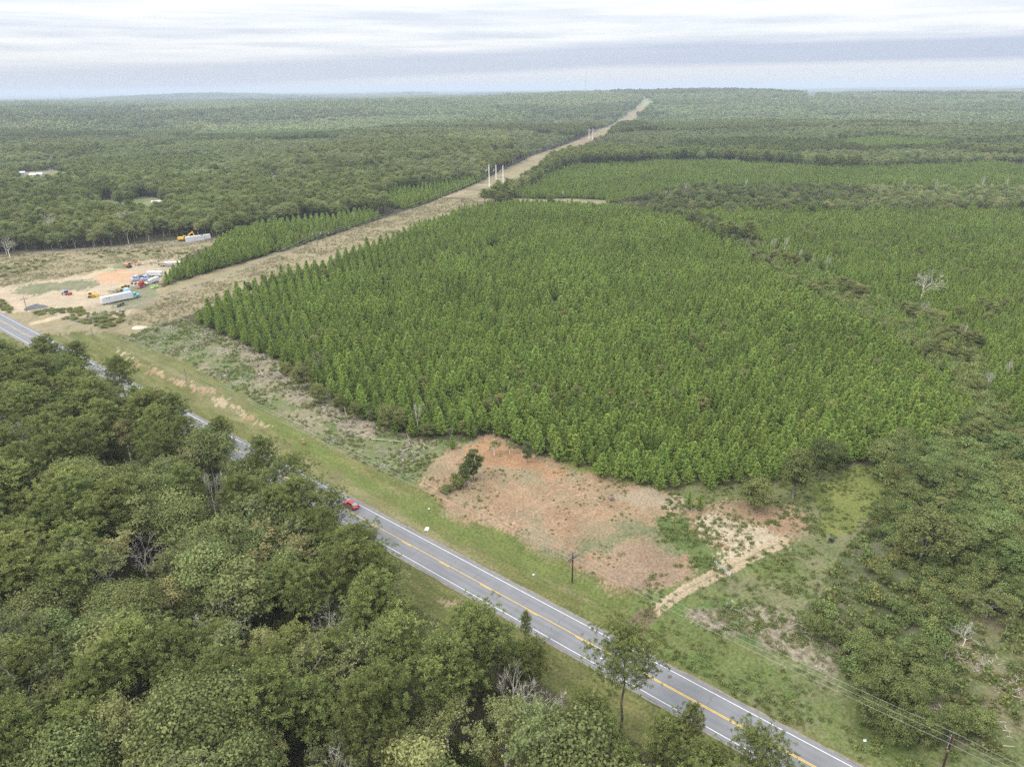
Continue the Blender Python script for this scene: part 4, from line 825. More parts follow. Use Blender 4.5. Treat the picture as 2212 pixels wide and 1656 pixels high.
for i in o_:
    if any(math.hypot(X[i]-tx, Y[i]-ty) < 2.2 for tx, ty, _ in taken): continue
    if big_[i] and rng.random() < .5:
        if nb_ < 200 and in_view(X[i], Y[i], 3.0):
            nb_ += 1; q = rng.uniform(.55, .95) if not band[i] else rng.uniform(.5, .9)
            kd = 'bushy_tree' if rng.random() < (.9 if not band[i] else .6) else 'pale_broadleaf'
            if kd != 'bushy_tree': q *= .55
            w_ = 'in the dense thicket at the right edge' if py[i] > 880 else 'along the drain between the two pine blocks'
            plant('small_tree', kd, int(rng.integers(0, 9)), X[i], Y[i], rng.uniform(0, 6.28), (q*1.25, q*1.25, q), (tn_ := float(np.clip(rng.normal(.5, .2), 0, 1))), np.clip(rng.normal(.2 if py[i] > 880 else .7, .2), 0, 1), (sl_ := ('large ' if q > .8 else ('small ' if q < .62 else ''))+('dark ' if tn_ < .35 else ('light ' if tn_ > .65 else ''))+'bushy %s tree %s' % ('green' if kd == 'bushy_tree' else 'yellowish', w_)), BT, 'trees: '+sl_)
        else: rs.append(i)
    else:
        if ns_ < 170 and in_view(X[i], Y[i], 1.0):
            ns_ += 1; q = rng.uniform(.8, 1.5)
            w_ = 'among the brush at the right' if py[i] > 880 else 'along the drain between the pine blocks'
            plant('shrub', 'shrub', int(rng.integers(0, 9)), X[i], Y[i], rng.uniform(0, 6.28), (q, q, q*rng.uniform(.7, 1.1)), (tn_ := float(np.clip(rng.normal(.6, .22), 0, 1))), np.clip(rng.normal(.3, .3), 0, 1), (sl_ := ('dark' if tn_ < .45 else ('pale' if tn_ > .75 else 'green'))+(' wide' if q > 1.2 else (' small' if q < 1.0 else ''))+' tangled shrub '+w_+(', towards the road' if py[i] > 1350 else (', beside the grass' if px[i] < 1960 else ', at the picture edge') if py[i] > 880 else '')), 'bush', 'shrubs: '+sl_)
        else: rs.append(i)
rs = np.array(rs, int); print('thicket', nb_, ns_, len(rs))
kx, ky = rng.uniform(40, 300, 26000), rng.uniform(60, 330, 26000); pxx, pyy = project(kx, ky, 0*kx); mm_ = inside(pxx, pyy, THKG) & (sn(kx, ky)[1] > 10) & (vnoise(kx, ky, 6, 193, 2) > .3)
mass('rank_weeds', 'weed', np.column_stack([kx[mm_], ky[mm_], height(kx[mm_], ky[mm_])]), rng.uniform(0, 6.28, mm_.sum()), rng.uniform(1.2, 2.8, mm_.sum()), rng.uniform(0, .8, mm_.sum()), rng.uniform(0, 1, mm_.sum()), 'rank weeds and vines between the shrubs of the right hand brush', 'ground cover')
if len(rs): mass('thicket_brush', 'shrub', np.column_stack([X[rs], Y[rs], height(X[rs], Y[rs])]), rng.uniform(0, 6.28, len(rs)), rng.uniform(.9, 1.9, len(rs)), rng.uniform(.35, 1, len(rs)), rng.uniform(0, .8, len(rs)), 'brush in the drain between the pine blocks', 'brush')
# hedges round the yard
HG = [[(-20,640),(60,628),(120,612),(200,600),(235,592),(120,588),(0,610),(-60,630)], [(0,600),(120,575),(240,560),(350,552),(455,552),(395,545),(250,540),(100,556),(0,575),(-60,590)], HEDGE1, [(110,668),(180,664),(180,672),(110,680),(60,676)], [(-60,690),(0,688),(30,670),(0,640),(-60,645)]]
for q, P in enumerate(HG[1:]):
    xs = np.array([at(*p) for p in P]); X, Y = poisson(xs[:, 0].min(), xs[:, 0].max(), xs[:, 1].min(), xs[:, 1].max(), 4.2 if q == 0 else 2.6); px, py = project(X, Y, 0*X); k = inside(px, py, P) & (sn(X, Y)[1] > 3)
    if q == 0: k &= vnoise(X, Y, 14, 88, 2) > .42
    X, Y = X[k], Y[k]; lab = ['weedy shrub in the long rough strip behind the yard', 'low bramble bush in front of the white trailer beside the road verge', 'low bush between the power pole and the yard entrance', 'low bush at the left edge beside the yard entrance'][q]
    if len(X) > 60: sel = rng.permutation(len(X))[:60]; X, Y = X[sel], Y[sel]
    for i in range(len(X)): sc_ = rng.uniform(.4, .85); plant('shrub', 'shrub', i, X[i], Y[i], rng.uniform(0, 6.28), (sc_*1.3, sc_*1.3, sc_*.7), np.clip(rng.normal(.6, .2), 0, 1), rng.uniform(.3, 1), lab, 'bush', 'shrubs: '+lab)

# ---- woods left of the power line and all forest farther off
def pick_kind(X, Y, px, py):
    patch = vnoise(X, Y, 170, 141, 4); r = rng.random(X.size)
    pine = (patch > .53)
    return np.where(pine & (r < .9), 0, np.where(r < .72, 1, np.where(r < .84, 2, np.where(r < .96, 3, 4))))
X, Y = poisson(-2000, 2000, 240, 2300, 6.4); D = np.hypot(X, Y)
hh = rng.uniform(9, 15, X.size); px, py = project(X, Y, height(X, Y)+hh*.75)
k = (D < 2250) & in_view(X, Y, 8+0*X, 260) & (~open_at(X, Y, 2.5)) & (py < 640) & (sn(X, Y)[1] > 20)
k &= ~(inside(px, py, [(1280,425),(2300,395),(2300,445),(1480,458)]) & (rng.random(X.size) < .35))
for P in (PL1, PL2, PL3, PL4, PL5, THK): k &= ~inside(px, py, P)
k &= ~((px > 430) & inside(*project(X, Y, 5+0*X), PL4))
cxr = np.interp(Y, [c[1] for c in CORR], [c[0] for c in CORR]); k &= ~((X > cxr) & (py > 425) & (px < 1400)) & ~((py > 500) & (px > 440)) & ~((py > 508) & (px > 320))
for P in [LAWN, LAWN2, LAWN3]+FARF: k &= ~inside(px, py, P) & ~inside(px, py+4, P)
for P in PLY: k &= ~inside(px, py, P)
bx, by = project(X, Y, 0*X); k &= ~((by > 513) & (bx > 330) & (bx < 476))
X, Y, hh, px, py = X[k], Y[k], hh[k], px[k], py[k]
strip1 = (px > 1280) & (py > 385) & (py < 460)
K = pick_kind(X, Y, px, py); K = np.where(strip1, np.where(rng.random(X.size) < .88, np.where(rng.random(X.size) < .62, 1, 3), 2), K)
def stands(X, Y):
    wx, wy = X+(vnoise(X, Y, 150, 201, 2)-.5)*220, Y+(vnoise(X, Y, 150, 203, 2)-.5)*260; i, j = np.floor(wx/330), np.floor(wy/260); return hash2(i, j, 51), hash2(i, j, 53), hash2(i, j, 57)
s1, s2, s3 = stands(X, Y); K = np.where((s1 < .38) & (K > 0) & (rng.random(X.size) < .8) & ~strip1, 0, K); K = np.where((s1 > .62) & (K == 0) & (rng.random(X.size) < .7), 1, K)
hh = hh*np.where(np.hypot(X, Y) > 900, .72+.5*s2, 1)
hh = np.where(strip1, hh*.75, hh); hh = np.where(K == 0, hh*1.12, hh)
lft = (px < 1000) & (py > 300) & (np.hypot(X, Y) < 1100); K = np.where(lft & (K == 0) & (rng.random(X.size) < .35), 1, K)
tnt = np.clip(.60+rng.normal(0, .26, X.size)+(vnoise(X, Y, 50, 151, 2)-.5)*.4+(s3-.5)*.85, 0, 1); age = np.clip(.38+(s2-.5)*.4+rng.normal(0, .25, X.size)+(vnoise(X, Y, 80, 153, 2)-.5)*.7, 0, 1)
KN = ['tall_pine', 'broadleaf', 'pale_broadleaf', 'thin_tree', 'bare_tree']; NMS = ['pine_tree', 'broadleaf_tree', 'pale_tree', 'thin_tree', 'bare_tree']; MN = ['distant_pine_forest', 'distant_broadleaf_forest', 'distant_pale_trees', 'distant_thin_trees', 'distant_bare_trees']
ML = ['dark pines of the forest stretching beyond the power line', 'broadleaf trees of the mixed forest far beyond', 'yellowing trees scattered through the far forest', 'thinly leaved trees scattered through the far forest', 'bare trees scattered through the far forest']
quota = [110, 130, 60, 40, 15]; print(restw.keys())
for q in range(5):
    ii = np.where(K == q)[0]; ii = ii[np.argsort(X[ii]**2+Y[ii]**2)]; vis = ii[(px[ii] > 0) & (px[ii] < 2212)][:quota[q]]; rest = np.setdiff1d(ii, vis)
    for i in vis:
        sc_ = hh[i]/BH[KN[q]]; w_ = 'behind the equipment yard' if px[i] < 500 else ('beside the power line corridor' if px[i] < 1250 else 'beyond the plantation')
        base_l = ['dark pine in the woods', 'rounded green tree in the woods', 'yellowish tree in the woods', 'thin pale limbed tree in the woods', 'bare tree in the woods'][q]
        plant(NMS[q], KN[q], int(i), X[i], Y[i], rng.uniform(0, 6.28), (sc_*1.1, sc_*1.1, sc_), tnt[i], age[i], base_l+' '+w_, [PT, BT, BT, BT, BR][q], base_l+' '+w_)
    rs_ = rest; print(MN[q], len(rs_))
    mass(MN[q], KN[q], np.column_stack([X[rs_], Y[rs_], height(X[rs_], Y[rs_])]), rng.uniform(0, 6.28, len(rs_)), np.column_stack([hh[rs_]/BH[KN[q]]*1.15]*2+[hh[rs_]/BH[KN[q]]]), tnt[rs_], age[rs_], ML[q], 'forest')
X2, Y2 = poisson(-1800, 1800, 900, 3000, 5.6); px2, py2 = project(X2, Y2, height(X2, Y2)+6); k2 = np.zeros(X2.size, bool)
for P in PLY: k2 |= inside(px2, py2, P)
k2 &= ~open_at(X2, Y2, 2); X2, Y2 = X2[k2], Y2[k2]; n_ = len(X2)
mass('far_young_pines', 'young_pine', np.column_stack([X2, Y2, height(X2, Y2)]), rng.uniform(0, 6.28, n_), np.column_stack([rng.uniform(1.3, 1.8, n_)]*2+[rng.uniform(.7, 1.05, n_)]), np.clip(rng.normal(.6, .15, n_), 0, 1), rng.uniform(0, .5, n_), 'blocks of young light green pines among the distant forest', 'forest')
# groves far off
X, Y = poisson(-9500, 9500, 2000, 11500, 34); D = np.hypot(X, Y); px, py = project(X, Y, height(X, Y)+8)
k = (D > 2200) & (D < 11500) & in_view(X, Y, height(X, Y), 260) & ~open_at(X, Y, 0) & (near_line(X, Y, CORR, 44) > 0)
yg = inside(px, py, PL6)
for P in [LAWN, LAWN2, LAWN3]+FARF: k &= ~inside(px, py, P)
k &= rng.random(X.size) < np.clip(1.35-D/9500, .35, 1)
X, Y, D, yg = X[k], Y[k], D[k], yg[k]
mass('far_forest', 'grove', np.column_stack([X, Y, height(X, Y)]), rng.uniform(0, 6.28, len(X)), (rng.uniform(.85, 1.3, len(X))*np.clip(D/4000, 1, 1.5))[:, None]*np.where(yg, .5, .7+.6*stands(X*.6, Y*.6)[1])[:, None]**np.array([[0, 0, 1]]), np.clip(.5+(stands(X*.6, Y*.6)[2]-.5)*1.1+rng.normal(0, .2, len(X))+yg*.4, 0, 1), np.clip(vnoise(X, Y, 300, 163, 3)*1.4-.2+rng.normal(0, .2, len(X)), 0, 1), 'forest canopy running to the horizon', 'forest')

# ---- ground cover
def cover(name, kind, polys, dens, lab, sc=(.7, 1.3), test=None, ref=None, dmax=700):
    P_all = []
    for P in polys:
        xs = np.array([at(*p) for p in P]); x0, y0 = xs.min(0); x1, y1 = xs.max(0); x0, x1 = max(x0, -420), min(x1, 420); y1 = min(y1, dmax); m_ = int((x1-x0)*(y1-y0)*dens)
        X, Y = rng.uniform(x0, x1, m_), rng.uniform(y0, y1, m_); px, py = project(X, Y, 0*X); k = inside(px, py, P) & (sn(X, Y)[1] > 1.6) & in_view(X, Y, 0*X, 60, 60)
        if test is not None: k &= test(X, Y)
        P_all.append(np.column_stack([X[k], Y[k]]))
    P = np.vstack(P_all); n_ = len(P); print(name, n_)
    mass(name, kind, np.column_stack([P, height(P[:, 0], P[:, 1])]), rng.uniform(0, 6.28, n_), rng.uniform(sc[0], sc[1], n_), np.clip(.5+rng.normal(0, .2, n_)+(vnoise(P[:, 0], P[:, 1], 9, 171, 2)-.5)*.6, 0, 1), np.clip(.4+rng.normal(0, .3, n_), 0, 1), lab, 'ground cover')
CORRP = [tuple(p) for p in [(270,700),(345,640),(480,597),(600,552),(700,515),(800,478),(900,445),(1000,412),(1080,382),(1110,400),(1095,430),(1000,458),(870,505),(730,540),(640,577),(520,622),(440,668),(412,700),(330,705)]]
cover('green_weeds', 'weed', [CUT, GREENIN, LOWDEB, OPENR], 1.0, 'low green weeds over the cut over strip and rough grass', (.6, 1.3), lambda X, Y: vnoise(X, Y, 5.5, 181, 3) > .35+.3*rng.random(len(X)))
cover('clearing_weeds', 'weed', [CLEAR], .5, 'scattered green weeds on the red clay clearing', (.4, .9), lambda X, Y: vnoise(X, Y, 7, 183, 3) > .50+.2*rng.random(len(X)))
cover('dry_grass_tufts', 'straw', [CORRP, OLDF, LOWDEB], .55, 'tufts of dry straw coloured grass in the power line corridor', (.6, 1.2), lambda X, Y: vnoise(X, Y, 8, 185, 3) > .3+.3*rng.random(len(X)))
cover('wood_debris', 'sticks', [DEBRIS, CUT, LOWDEB, BROWNR, BROWNR2], .22, 'broken branches and sticks left lying after the cutting', (.5, 1.3), lambda X, Y: vnoise(X, Y, 10, 187, 3) > .4+.25*rng.random(len(X)))
# ------------------------------------------------------------------ vehicles, poles, buildings and small things
C_RED = mat('red_paint', (.36, .02, .025), .3, spec=.5, var=.05); C_WHT = mat('white_paint', (.56, .56, .57), .45, var=.06, scale=.6); C_BLU = mat('blue_paint', (.10, .22, .42), .4, var=.08); C_LBL = mat('light_blue_paint', (.33, .45, .62), .4, var=.08)
C_TEAL = mat('turquoise_paint', (.14, .40, .46), .4, var=.08); C_GRN = mat('lime_paint', (.35, .62, .12), .45); C_YEL = mat('yellow_paint', (.62, .38, .05), .5, var=.12, scale=1); C_ORG = mat('orange_paint', (.30, .15, .08), .55, var=.2, scale=1)
C_DRK = mat('dark_glass', (.03, .035, .04), .15, spec=.6, var=.02); C_GLS = mat('pale_glass', (.22, .27, .28), .1, spec=.7, var=.03); C_TYR = mat('tyre_rubber', (.03, .03, .03), .85); C_CHR = mat('bright_metal', (.55, .55, .55), .3, metal=.6, var=.03); C_RST = mat('rusty_steel', (.20, .12, .08), .85, var=.35, scale=1.5); C_STL = mat('grey_steel', (.28, .28, .29), .6, var=.15)
C_WOOD = mat('dark_pole_wood', (.045, .028, .02), .85, var=.2); C_GWD = mat('weathered_pole', (.20, .17, .14), .9, var=.15); C_CONC = mat('pale_concrete_pole', (.80, .79, .75), .8, var=.06); C_WIRE = mat('wire_metal', (.30, .30, .30), .5); C_LOG = mat('bleached_log', (.32, .28, .22), .9, var=.2, scale=1.2); C_GRV = mat('dark_gravel', (.10, .10, .11), .95, var=.3, scale=3); C_ROOF = mat('roof_metal', (.42, .46, .50), .5, var=.1); C_SHG = mat('roof_shingles', (.10, .12, .16), .9, var=.2); C_WALL = mat('house_siding', (.58, .56, .52), .8); C_BRK = mat('brick_wall', (.30, .17, .13), .9); C_LAMP = mat('tail_lamp', (.45, .02, .02), .2); C_BAG = mat('black_plastic', (.03, .032, .04), .4)
def gz(x, y): return float(height(x, y))
def place(name, px, py, head, label, cat, group=None):
    x, y = at(px, py); return thing(name, (x, y, gz(x, y)), head, label, cat, group)
def heading(p, q):
    a, b = at(*p), at(*q); return math.atan2(b[1]-a[1], b[0]-a[0])
def wheel(parent, x, y, r, w=.22, rim=C_CHR):
    b = MB(); b.tube([[x, y-w/2, r], [x, y+w/2, r]], r, 14); wh = part('wheel', b, C_TYR, parent, smooth=False)
    b = MB(); s = 1 if y > 0 else -1; b.tube([[x, y+s*(w/2-.02), r], [x, y+s*(w/2+.015), r]], r*.62, 10); part('rim', b, rim, wh)
def skin_box(mb, x0, x1, w0, w1, z0, z1, dx=(0, 0), mi=0):
    """lofted body piece: w0 wide at the bottom, w1 at the top"""
    V = [[x0, -w0/2, z0], [x1, -w0/2, z0], [x1, w0/2, z0], [x0, w0/2, z0], [x0+dx[0], -w1/2, z1], [x1+dx[1], -w1/2, z1], [x1+dx[1], w1/2, z1], [x0+dx[0], w1/2, z1]]
    mb.add(V, [[3, 2, 1, 0], [4, 5, 6, 7], [0, 1, 5, 4], [1, 2, 6, 5], [2, 3, 7, 6], [3, 0, 4, 7]], .5, mi)
def sedan(px, py, head):
    o = place('red_car', px, py, head, 'red four door car driving away along the far lane of the road', 'car'); o.location.z = .035
    b = MB(); prof = [(-2.28, .42), (-2.34, .62), (-2.25, .92), (-1.45, 1.0), (.95, .96), (2.0, .82), (2.3, .66), (2.32, .38), (1.9, .26), (-1.9, .26)]
    b.prism(prof, -.9, .9); b.prism([(x*.99, z if z < .9 else z-.03) for x, z in prof], -.93, .93, inset=.0)
    part('body', b, C_RED, o)
    b = MB(); skin_box(b, -1.78, .98, 1.66, 1.24, .95, 1.40, (.62, -.75)); part('cabin_glass', b, C_DRK, o)
    b = MB(); skin_box(b, -1.12, .26, 1.30, 1.22, 1.385, 1.455, (.06, -.1)); part('roof', b, C_RED, o)
    b = MB(); b.add([[-1.80, -.70, 1.0], [-1.80, .70, 1.0], [-1.19, .56, 1.40], [-1.19, -.56, 1.40]], [[0, 1, 2, 3]]); part('rear_window', b, C_GLS, o)
    b = MB(); b.add([[1.0, -.70, .99], [1.0, .70, .99], [.28, .57, 1.40], [.28, -.57, 1.40]], [[3, 2, 1, 0]]); part('windscreen', b, C_DRK, o)
    for x in (-1.38, 1.42):
        for y in (-.84, .84): wheel(o, x, y, .33)
    for y in (-.72, .72):
        b = MB(); b.box((-2.33, y, .76), (.06, .34, .16)); part('tail_lamp', b, C_LAMP, o)
        b = MB(); b.box((2.24, y, .68), (.1, .34, .13)); part('headlight', b, C_CHR, o)
        b = MB(); b.box((.62, y*1.36, 1.0), (.16, .16, .12)); part('mirror', b, C_RED, o)
    b = MB(); b.box((-2.37, 0, .70), (.02, .5, .14)); part('number_plate', b, C_WHT, o)
    b = MB(); b.box((-2.36, 0, .45), (.14, 1.7, .22)); part('bumper', b, C_RED, o)
    for y in (-.905, .905):
        for x in (-.45, .45): b = MB(); b.box((x, y*1.03, .62), (.86, .03, .5)); dr = part('door', b, C_RED, o); b = MB(); b.box((x-.28, y*1.06, .82), (.16, .03, .04)); part('handle', b, C_CHR, dr)
xa, ya = at(765, 1090); sc_, nc_ = sn(xa, ya); xc, yc = sn2(sc_, -1.75); car_h = math.atan2(-RD[1], -RD[0]); pxc, pyc = project(xc, yc, 0); sedan(float(pxc), float(pyc), car_h)

def truck(name, px, py, head, paint, label, cab='conventional', bed=None, bedpaint=None, scale=1.0):
    o = place(name, px, py, head, label, 'truck'); o.scale = (scale,)*3
    b = MB(); b.box((-2.2, 0, .8), (6.6, .9, .25)); part('chassis', b, C_TYR, o)
    b = MB(); skin_box(b, 1.2, 2.7, 2.3, 2.1, .8, 2.75, (.05, -.25)); part('cab', b, paint, o)
    b = MB(); skin_box(b, .35, 1.2, 2.35, 2.25, .9, 3.1, (.1, 0)); part('sleeper', b, paint, o)
    b = MB(); skin_box(b, 2.7, 4.4, 1.7, 1.45, .8, 1.75, (0, -.15)); part('bonnet', b, paint, o)
    b = MB(); b.add([[2.68, -.95, 1.8], [2.68, .95, 1.8], [2.5, .88, 2.6], [2.5, -.88, 2.6]], [[0, 1, 2, 3]]); part('windscreen', b, C_DRK, o)
    for y in (-1.1, 1.1):
        b = MB(); b.box((1.95, y*1.01, 2.1), (.8, .04, .6)); part('side_window', b, C_DRK, o)
        for x in (3.5, -2.9, -4.3): wheel(o, x, y, .5, .32)
        b = MB(); b.tube([[.3, y*.95, 1.2], [.3, y*.95, 3.4]], .09, 7); part('exhaust_pipe', b, C_CHR, o)
        b = MB(); b.box((4.35, y*.65, 1.1), (.08, .3, .22)); part('headlight', b, C_CHR, o)
    b = MB(); b.box((4.42, 0, 1.25), (.06, 1.0, .8)); part('grille', b, C_CHR, o)
    b = MB(); b.box((4.5, 0, .65), (.2, 2.2, .35)); part('bumper', b, C_CHR, o)
    if bed == 'box': b = MB(); skin_box(b, -5.6, .1, 2.45, 2.45, 1.1, 3.5); part('cargo_box', b, bedpaint, o)
    if bed == 'dump': b = MB(); skin_box(b, -5.4, .1, 2.2, 2.5, 1.1, 2.4, (-.2, .1)); part('dump_bed', b, bedpaint, o); b = MB(); b.box((-2.6, 0, 2.42), (5.0, 2.1, .05)); part('load', b, C_GRV, o)
    return o
def trailer(px, py, head, L, paint, label, hh_=3.0, z0=.85):
    o = place('trailer', px, py, head, label, 'trailer')
    b = MB(); b.box((0, 0, z0+hh_/2), (L, 2.55, hh_)); bd = part('box_body', b, paint, o)
    b = MB(); b.box((0, 0, z0+hh_+.02), (L-.1, 2.45, .05)); part('roof', b, C_WHT, o)
    for k in range(3):
        for y in (-1.28, 1.28): b = MB(); b.box((-L/2+L*(k+1)/4, y, z0+hh_/2), (.06, .03, hh_-.2)); part('rib', b, C_WHT, o)
    b = MB(); b.box((0, 0, z0-.12), (L*.95, 1.1, .2)); part('frame', b, C_STL, o)
    for x in (-L/2+1.2, -L/2+2.5):
        for y in (-1.1, 1.1): wheel(o, x, y, .5, .3)
    b = MB(); b.box((L/2-2.2, 0, .5), (.2, 1.6, 1.0)); part('landing_legs', b, C_STL, o)
    b = MB(); b.box((-L/2-.02, 0, z0+hh_/2), (.04, 2.3, hh_-.3)); part('rear_door', b, C_WHT, o)
    return o
h1 = heading((228, 652), (284, 640))
tr = trailer(254, 652, h1, 14.6, C_WHT, 'long white box trailer parked at the near side of the equipment yard')
for x in (-5.1, -3.9): b = MB(); b.box((x, -1.30, 3.2), (.42, .05, .42)); part('vent', b, C_DRK, tr)
truck('semi_truck', 283, 645, h1, C_TEAL, 'turquoise truck tractor coupled in front of the long white trailer')
truck('red_truck', 310, 619, R(-98), C_RED, 'red truck tractor facing the camera in the yard beside the pines')
truck('dump_truck', 300, 605, R(-120), C_LBL, 'pale cabbed truck with a dark brown dump bed behind the red truck', bed='dump', bedpaint=C_RST)
truck('blue_truck', 321, 604, R(-125), C_LBL, 'light blue truck between the red truck and the white box trailer')
truck('white_truck', 328, 613, R(-110), C_WHT, 'white topped truck with a dark front nearest to the pines', bed='box', bedpaint=C_WHT, scale=.85)
o = trailer(336, 597, R(-8), 8.5, C_WHT, 'short white trailer with dark round wheels behind the blue truck', 2.0)
def small_car(px, py, head, paint, label, nm='car'):
    o = place(nm, px, py, head, label, 'car'); b = MB(); b.prism([(-2.1, .35), (-2.15, .8), (-1.3, .95), (1.0, .92), (2.1, .75), (2.15, .35)], -.85, .85); part('body', b, paint, o)
    b = MB(); skin_box(b, -1.5, .9, 1.55, 1.2, .92, 1.4, (.45, -.6)); part('cabin_glass', b, C_DRK, o); b = MB(); skin_box(b, -1.0, .25, 1.24, 1.16, 1.39, 1.45); part('roof', b, paint, o)
    for x in (-1.3, 1.3):
        for y in (-.8, .8): wheel(o, x, y, .31)
    return o
small_car(335, 622, R(70), C_GRN, 'lime green car half hidden at the edge of the pines in the yard', 'green_car')
def dozer(px, py, head, paint, label, nm='bulldozer'):
    o = place(nm, px, py, head, label, 'machine')
    for y in (-1.0, 1.0):
        b = MB(); pr = [(-1.9, .45), (-1.6, .9), (1.6, .9), (2.0, .5), (1.7, .02), (-1.6, .02)]; b.prism(pr, y-.28, y+.28); part('track', b, C_TYR, o)
    b = MB(); skin_box(b, -.2, 2.1, 1.3, 1.1, .7, 1.75); part('engine_cover', b, paint, o)
    b = MB(); skin_box(b, -1.6, -.2, 1.5, 1.4, .7, 1.5); part('body', b, paint, o)
    b = MB(); skin_box(b, -1.4, -.2, 1.4, 1.3, 1.5, 2.6, (.1, -.1)); part('cab', b, C_DRK, o); b = MB(); b.box((-.8, 0, 2.68), (1.5, 1.6, .12)); part('cab_roof', b, paint, o)
    b = MB(); skin_box(b, 2.5, 2.75, 3.4, 3.4, .05, 1.25, (-.15, -.15)); part('blade', b, paint, o)
    for y in (-1.35, 1.35): b = MB(); b.tube([[-.2, y, .55], [2.5, y, .5]], .12, 6); part('push_arm', b, paint, o)
    b = MB(); b.tube([[1.3, .3, 1.7], [1.3, .3, 2.5]], .06, 6); part('exhaust_pipe', b, C_TYR, o)
    return o
dozer(200, 642, R(12), C_YEL, 'yellow tracked machine standing alone left of the white trailer'); dozer(270, 628, R(-15), C_YEL, 'yellow machine in the weeds behind the white trailer')
def excavator(px, py, head, paint, label, s=1.0, reach=1.0):
    o = place('excavator', px, py, head, label, 'machine'); o.scale = (s,)*3
    for y in (-1.2, 1.2): b = MB(); b.prism([(-2.1, .5), (-1.8, .95), (1.8, .95), (2.1, .5), (1.8, .02), (-1.8, .02)], y-.3, y+.3); part('track', b, C_TYR, o)
    b = MB(); b.tube([[0, 0, .8], [0, 0, 1.25]], .8, 12); part('turntable', b, C_STL, o)
    b = MB(); skin_box(b, -2.6, .6, 2.6, 2.5, 1.2, 2.35, (.15, 0)); part('engine_house', b, paint, o)
    b = MB(); skin_box(b, .2, 1.8, 1.1, 1.0, 1.25, 2.95, (0, -.3)); cb = part('cab', b, paint, o); cb.location.y = .7
    b = MB(); b.box((1.1, .7, 2.3), (1.1, 1.13, .7)); part('cab_window', b, C_DRK, o)
    b = MB(); P = [(1.4, 1.6), (3.2*reach+.6, 4.2), (5.6*reach, 5.2), (5.9*reach, 4.8), (3.6*reach+.6, 3.6), (1.7, 1.3)]; b.prism(P, -.55, -.15); part('boom', b, paint, o)
    b = MB(); P = [(5.4*reach, 5.4), (5.95*reach, 5.3), (7.0*reach, 1.9), (6.7*reach, 1.8)]; b.prism(P, -.5, -.2); part('stick', b, paint, o)
    b = MB(); P = [(6.7*reach, 2.0), (7.2*reach, 1.9), (7.3*reach, 1.0), (6.2*reach, .7), (6.3*reach, 1.1)]; b.prism(P, -.9, .2); part('bucket', b, C_RST, o)
    return o
excavator(396, 521, R(8), C_YEL, 'yellow excavator with raised boom at the left end of the white containers', 1.25); excavator(277, 578, R(4), C_ORG, 'rusty orange excavator at the back of the equipment yard', .95)
def container(px, py, head, L, hh_, label, ribs=True, lift=0.0):
    o = place('container', px, py, head, label, 'container', None); o.location.z += lift
    b = MB(); b.box((0, 0, hh_/2+.1), (L, 2.4, hh_)); part('box_body', b, C_WHT, o)
    if ribs:
        for k in range(int(L/.9)): b = MB(); b.box((-L/2+.45+k*.9, -1.22, hh_/2+.1), (.1, .06, hh_-.2)); part('rib', b, C_WHT, o)
    b = MB(); b.box((0, 0, .06), (L*.98, 2.2, .14)); part('skid', b, C_TYR, o); b = MB(); b.box((0, 0, hh_+.14), (L+.1, 2.5, .06)); part('roof', b, C_WHT, o); return o
h2 = heading((408, 522), (440, 518)); container(422, 521, h2, 12.0, 3.5, 'long white ribbed container right of the yellow excavator'); container(440, 518.5, h2, 3.2, 2.6, 'left one of two small white boxes beside the long container', False, .9); container(450, 517.5, h2, 3.2, 2.6, 'rightmost small white box beside the long container', False, .9)
for dx, lab in ((440, 'dark skid under the left small white box'), (450, 'dark skid under the rightmost small white box')):
    b = MB(); b.box((0, 0, .45), (3.4, 2.5, .9)); o = b.build('skid_platform', C_STL); x, y = at(dx, 518.5 if dx == 440 else 517.5); o.location = (x, y, 0); o.rotation_euler = (0, 0, h2); tag(o, lab, 'platform')
o = trailer(374, 571, R(10), 9.0, C_WHT, 'low white flat trailer at the back of the yard beside the pines', .5, 1.0); o = place('flat_trailer', 362, 575, R(8), 'grey flatbed trailer with scrap lying left of the low white one', 'trailer')
b = MB(); b.box((0, 0, .9), (9, 2.3, .18)); part('deck', b, C_GWD, o); b = MB(); b.box((1, 0, 1.15), (3, 1.8, .3)); part('load', b, C_STL, o)
for x in (-3.4, -2.4):
    for y in (-1.0, 1.0): wheel(o, x, y, .42, .25)
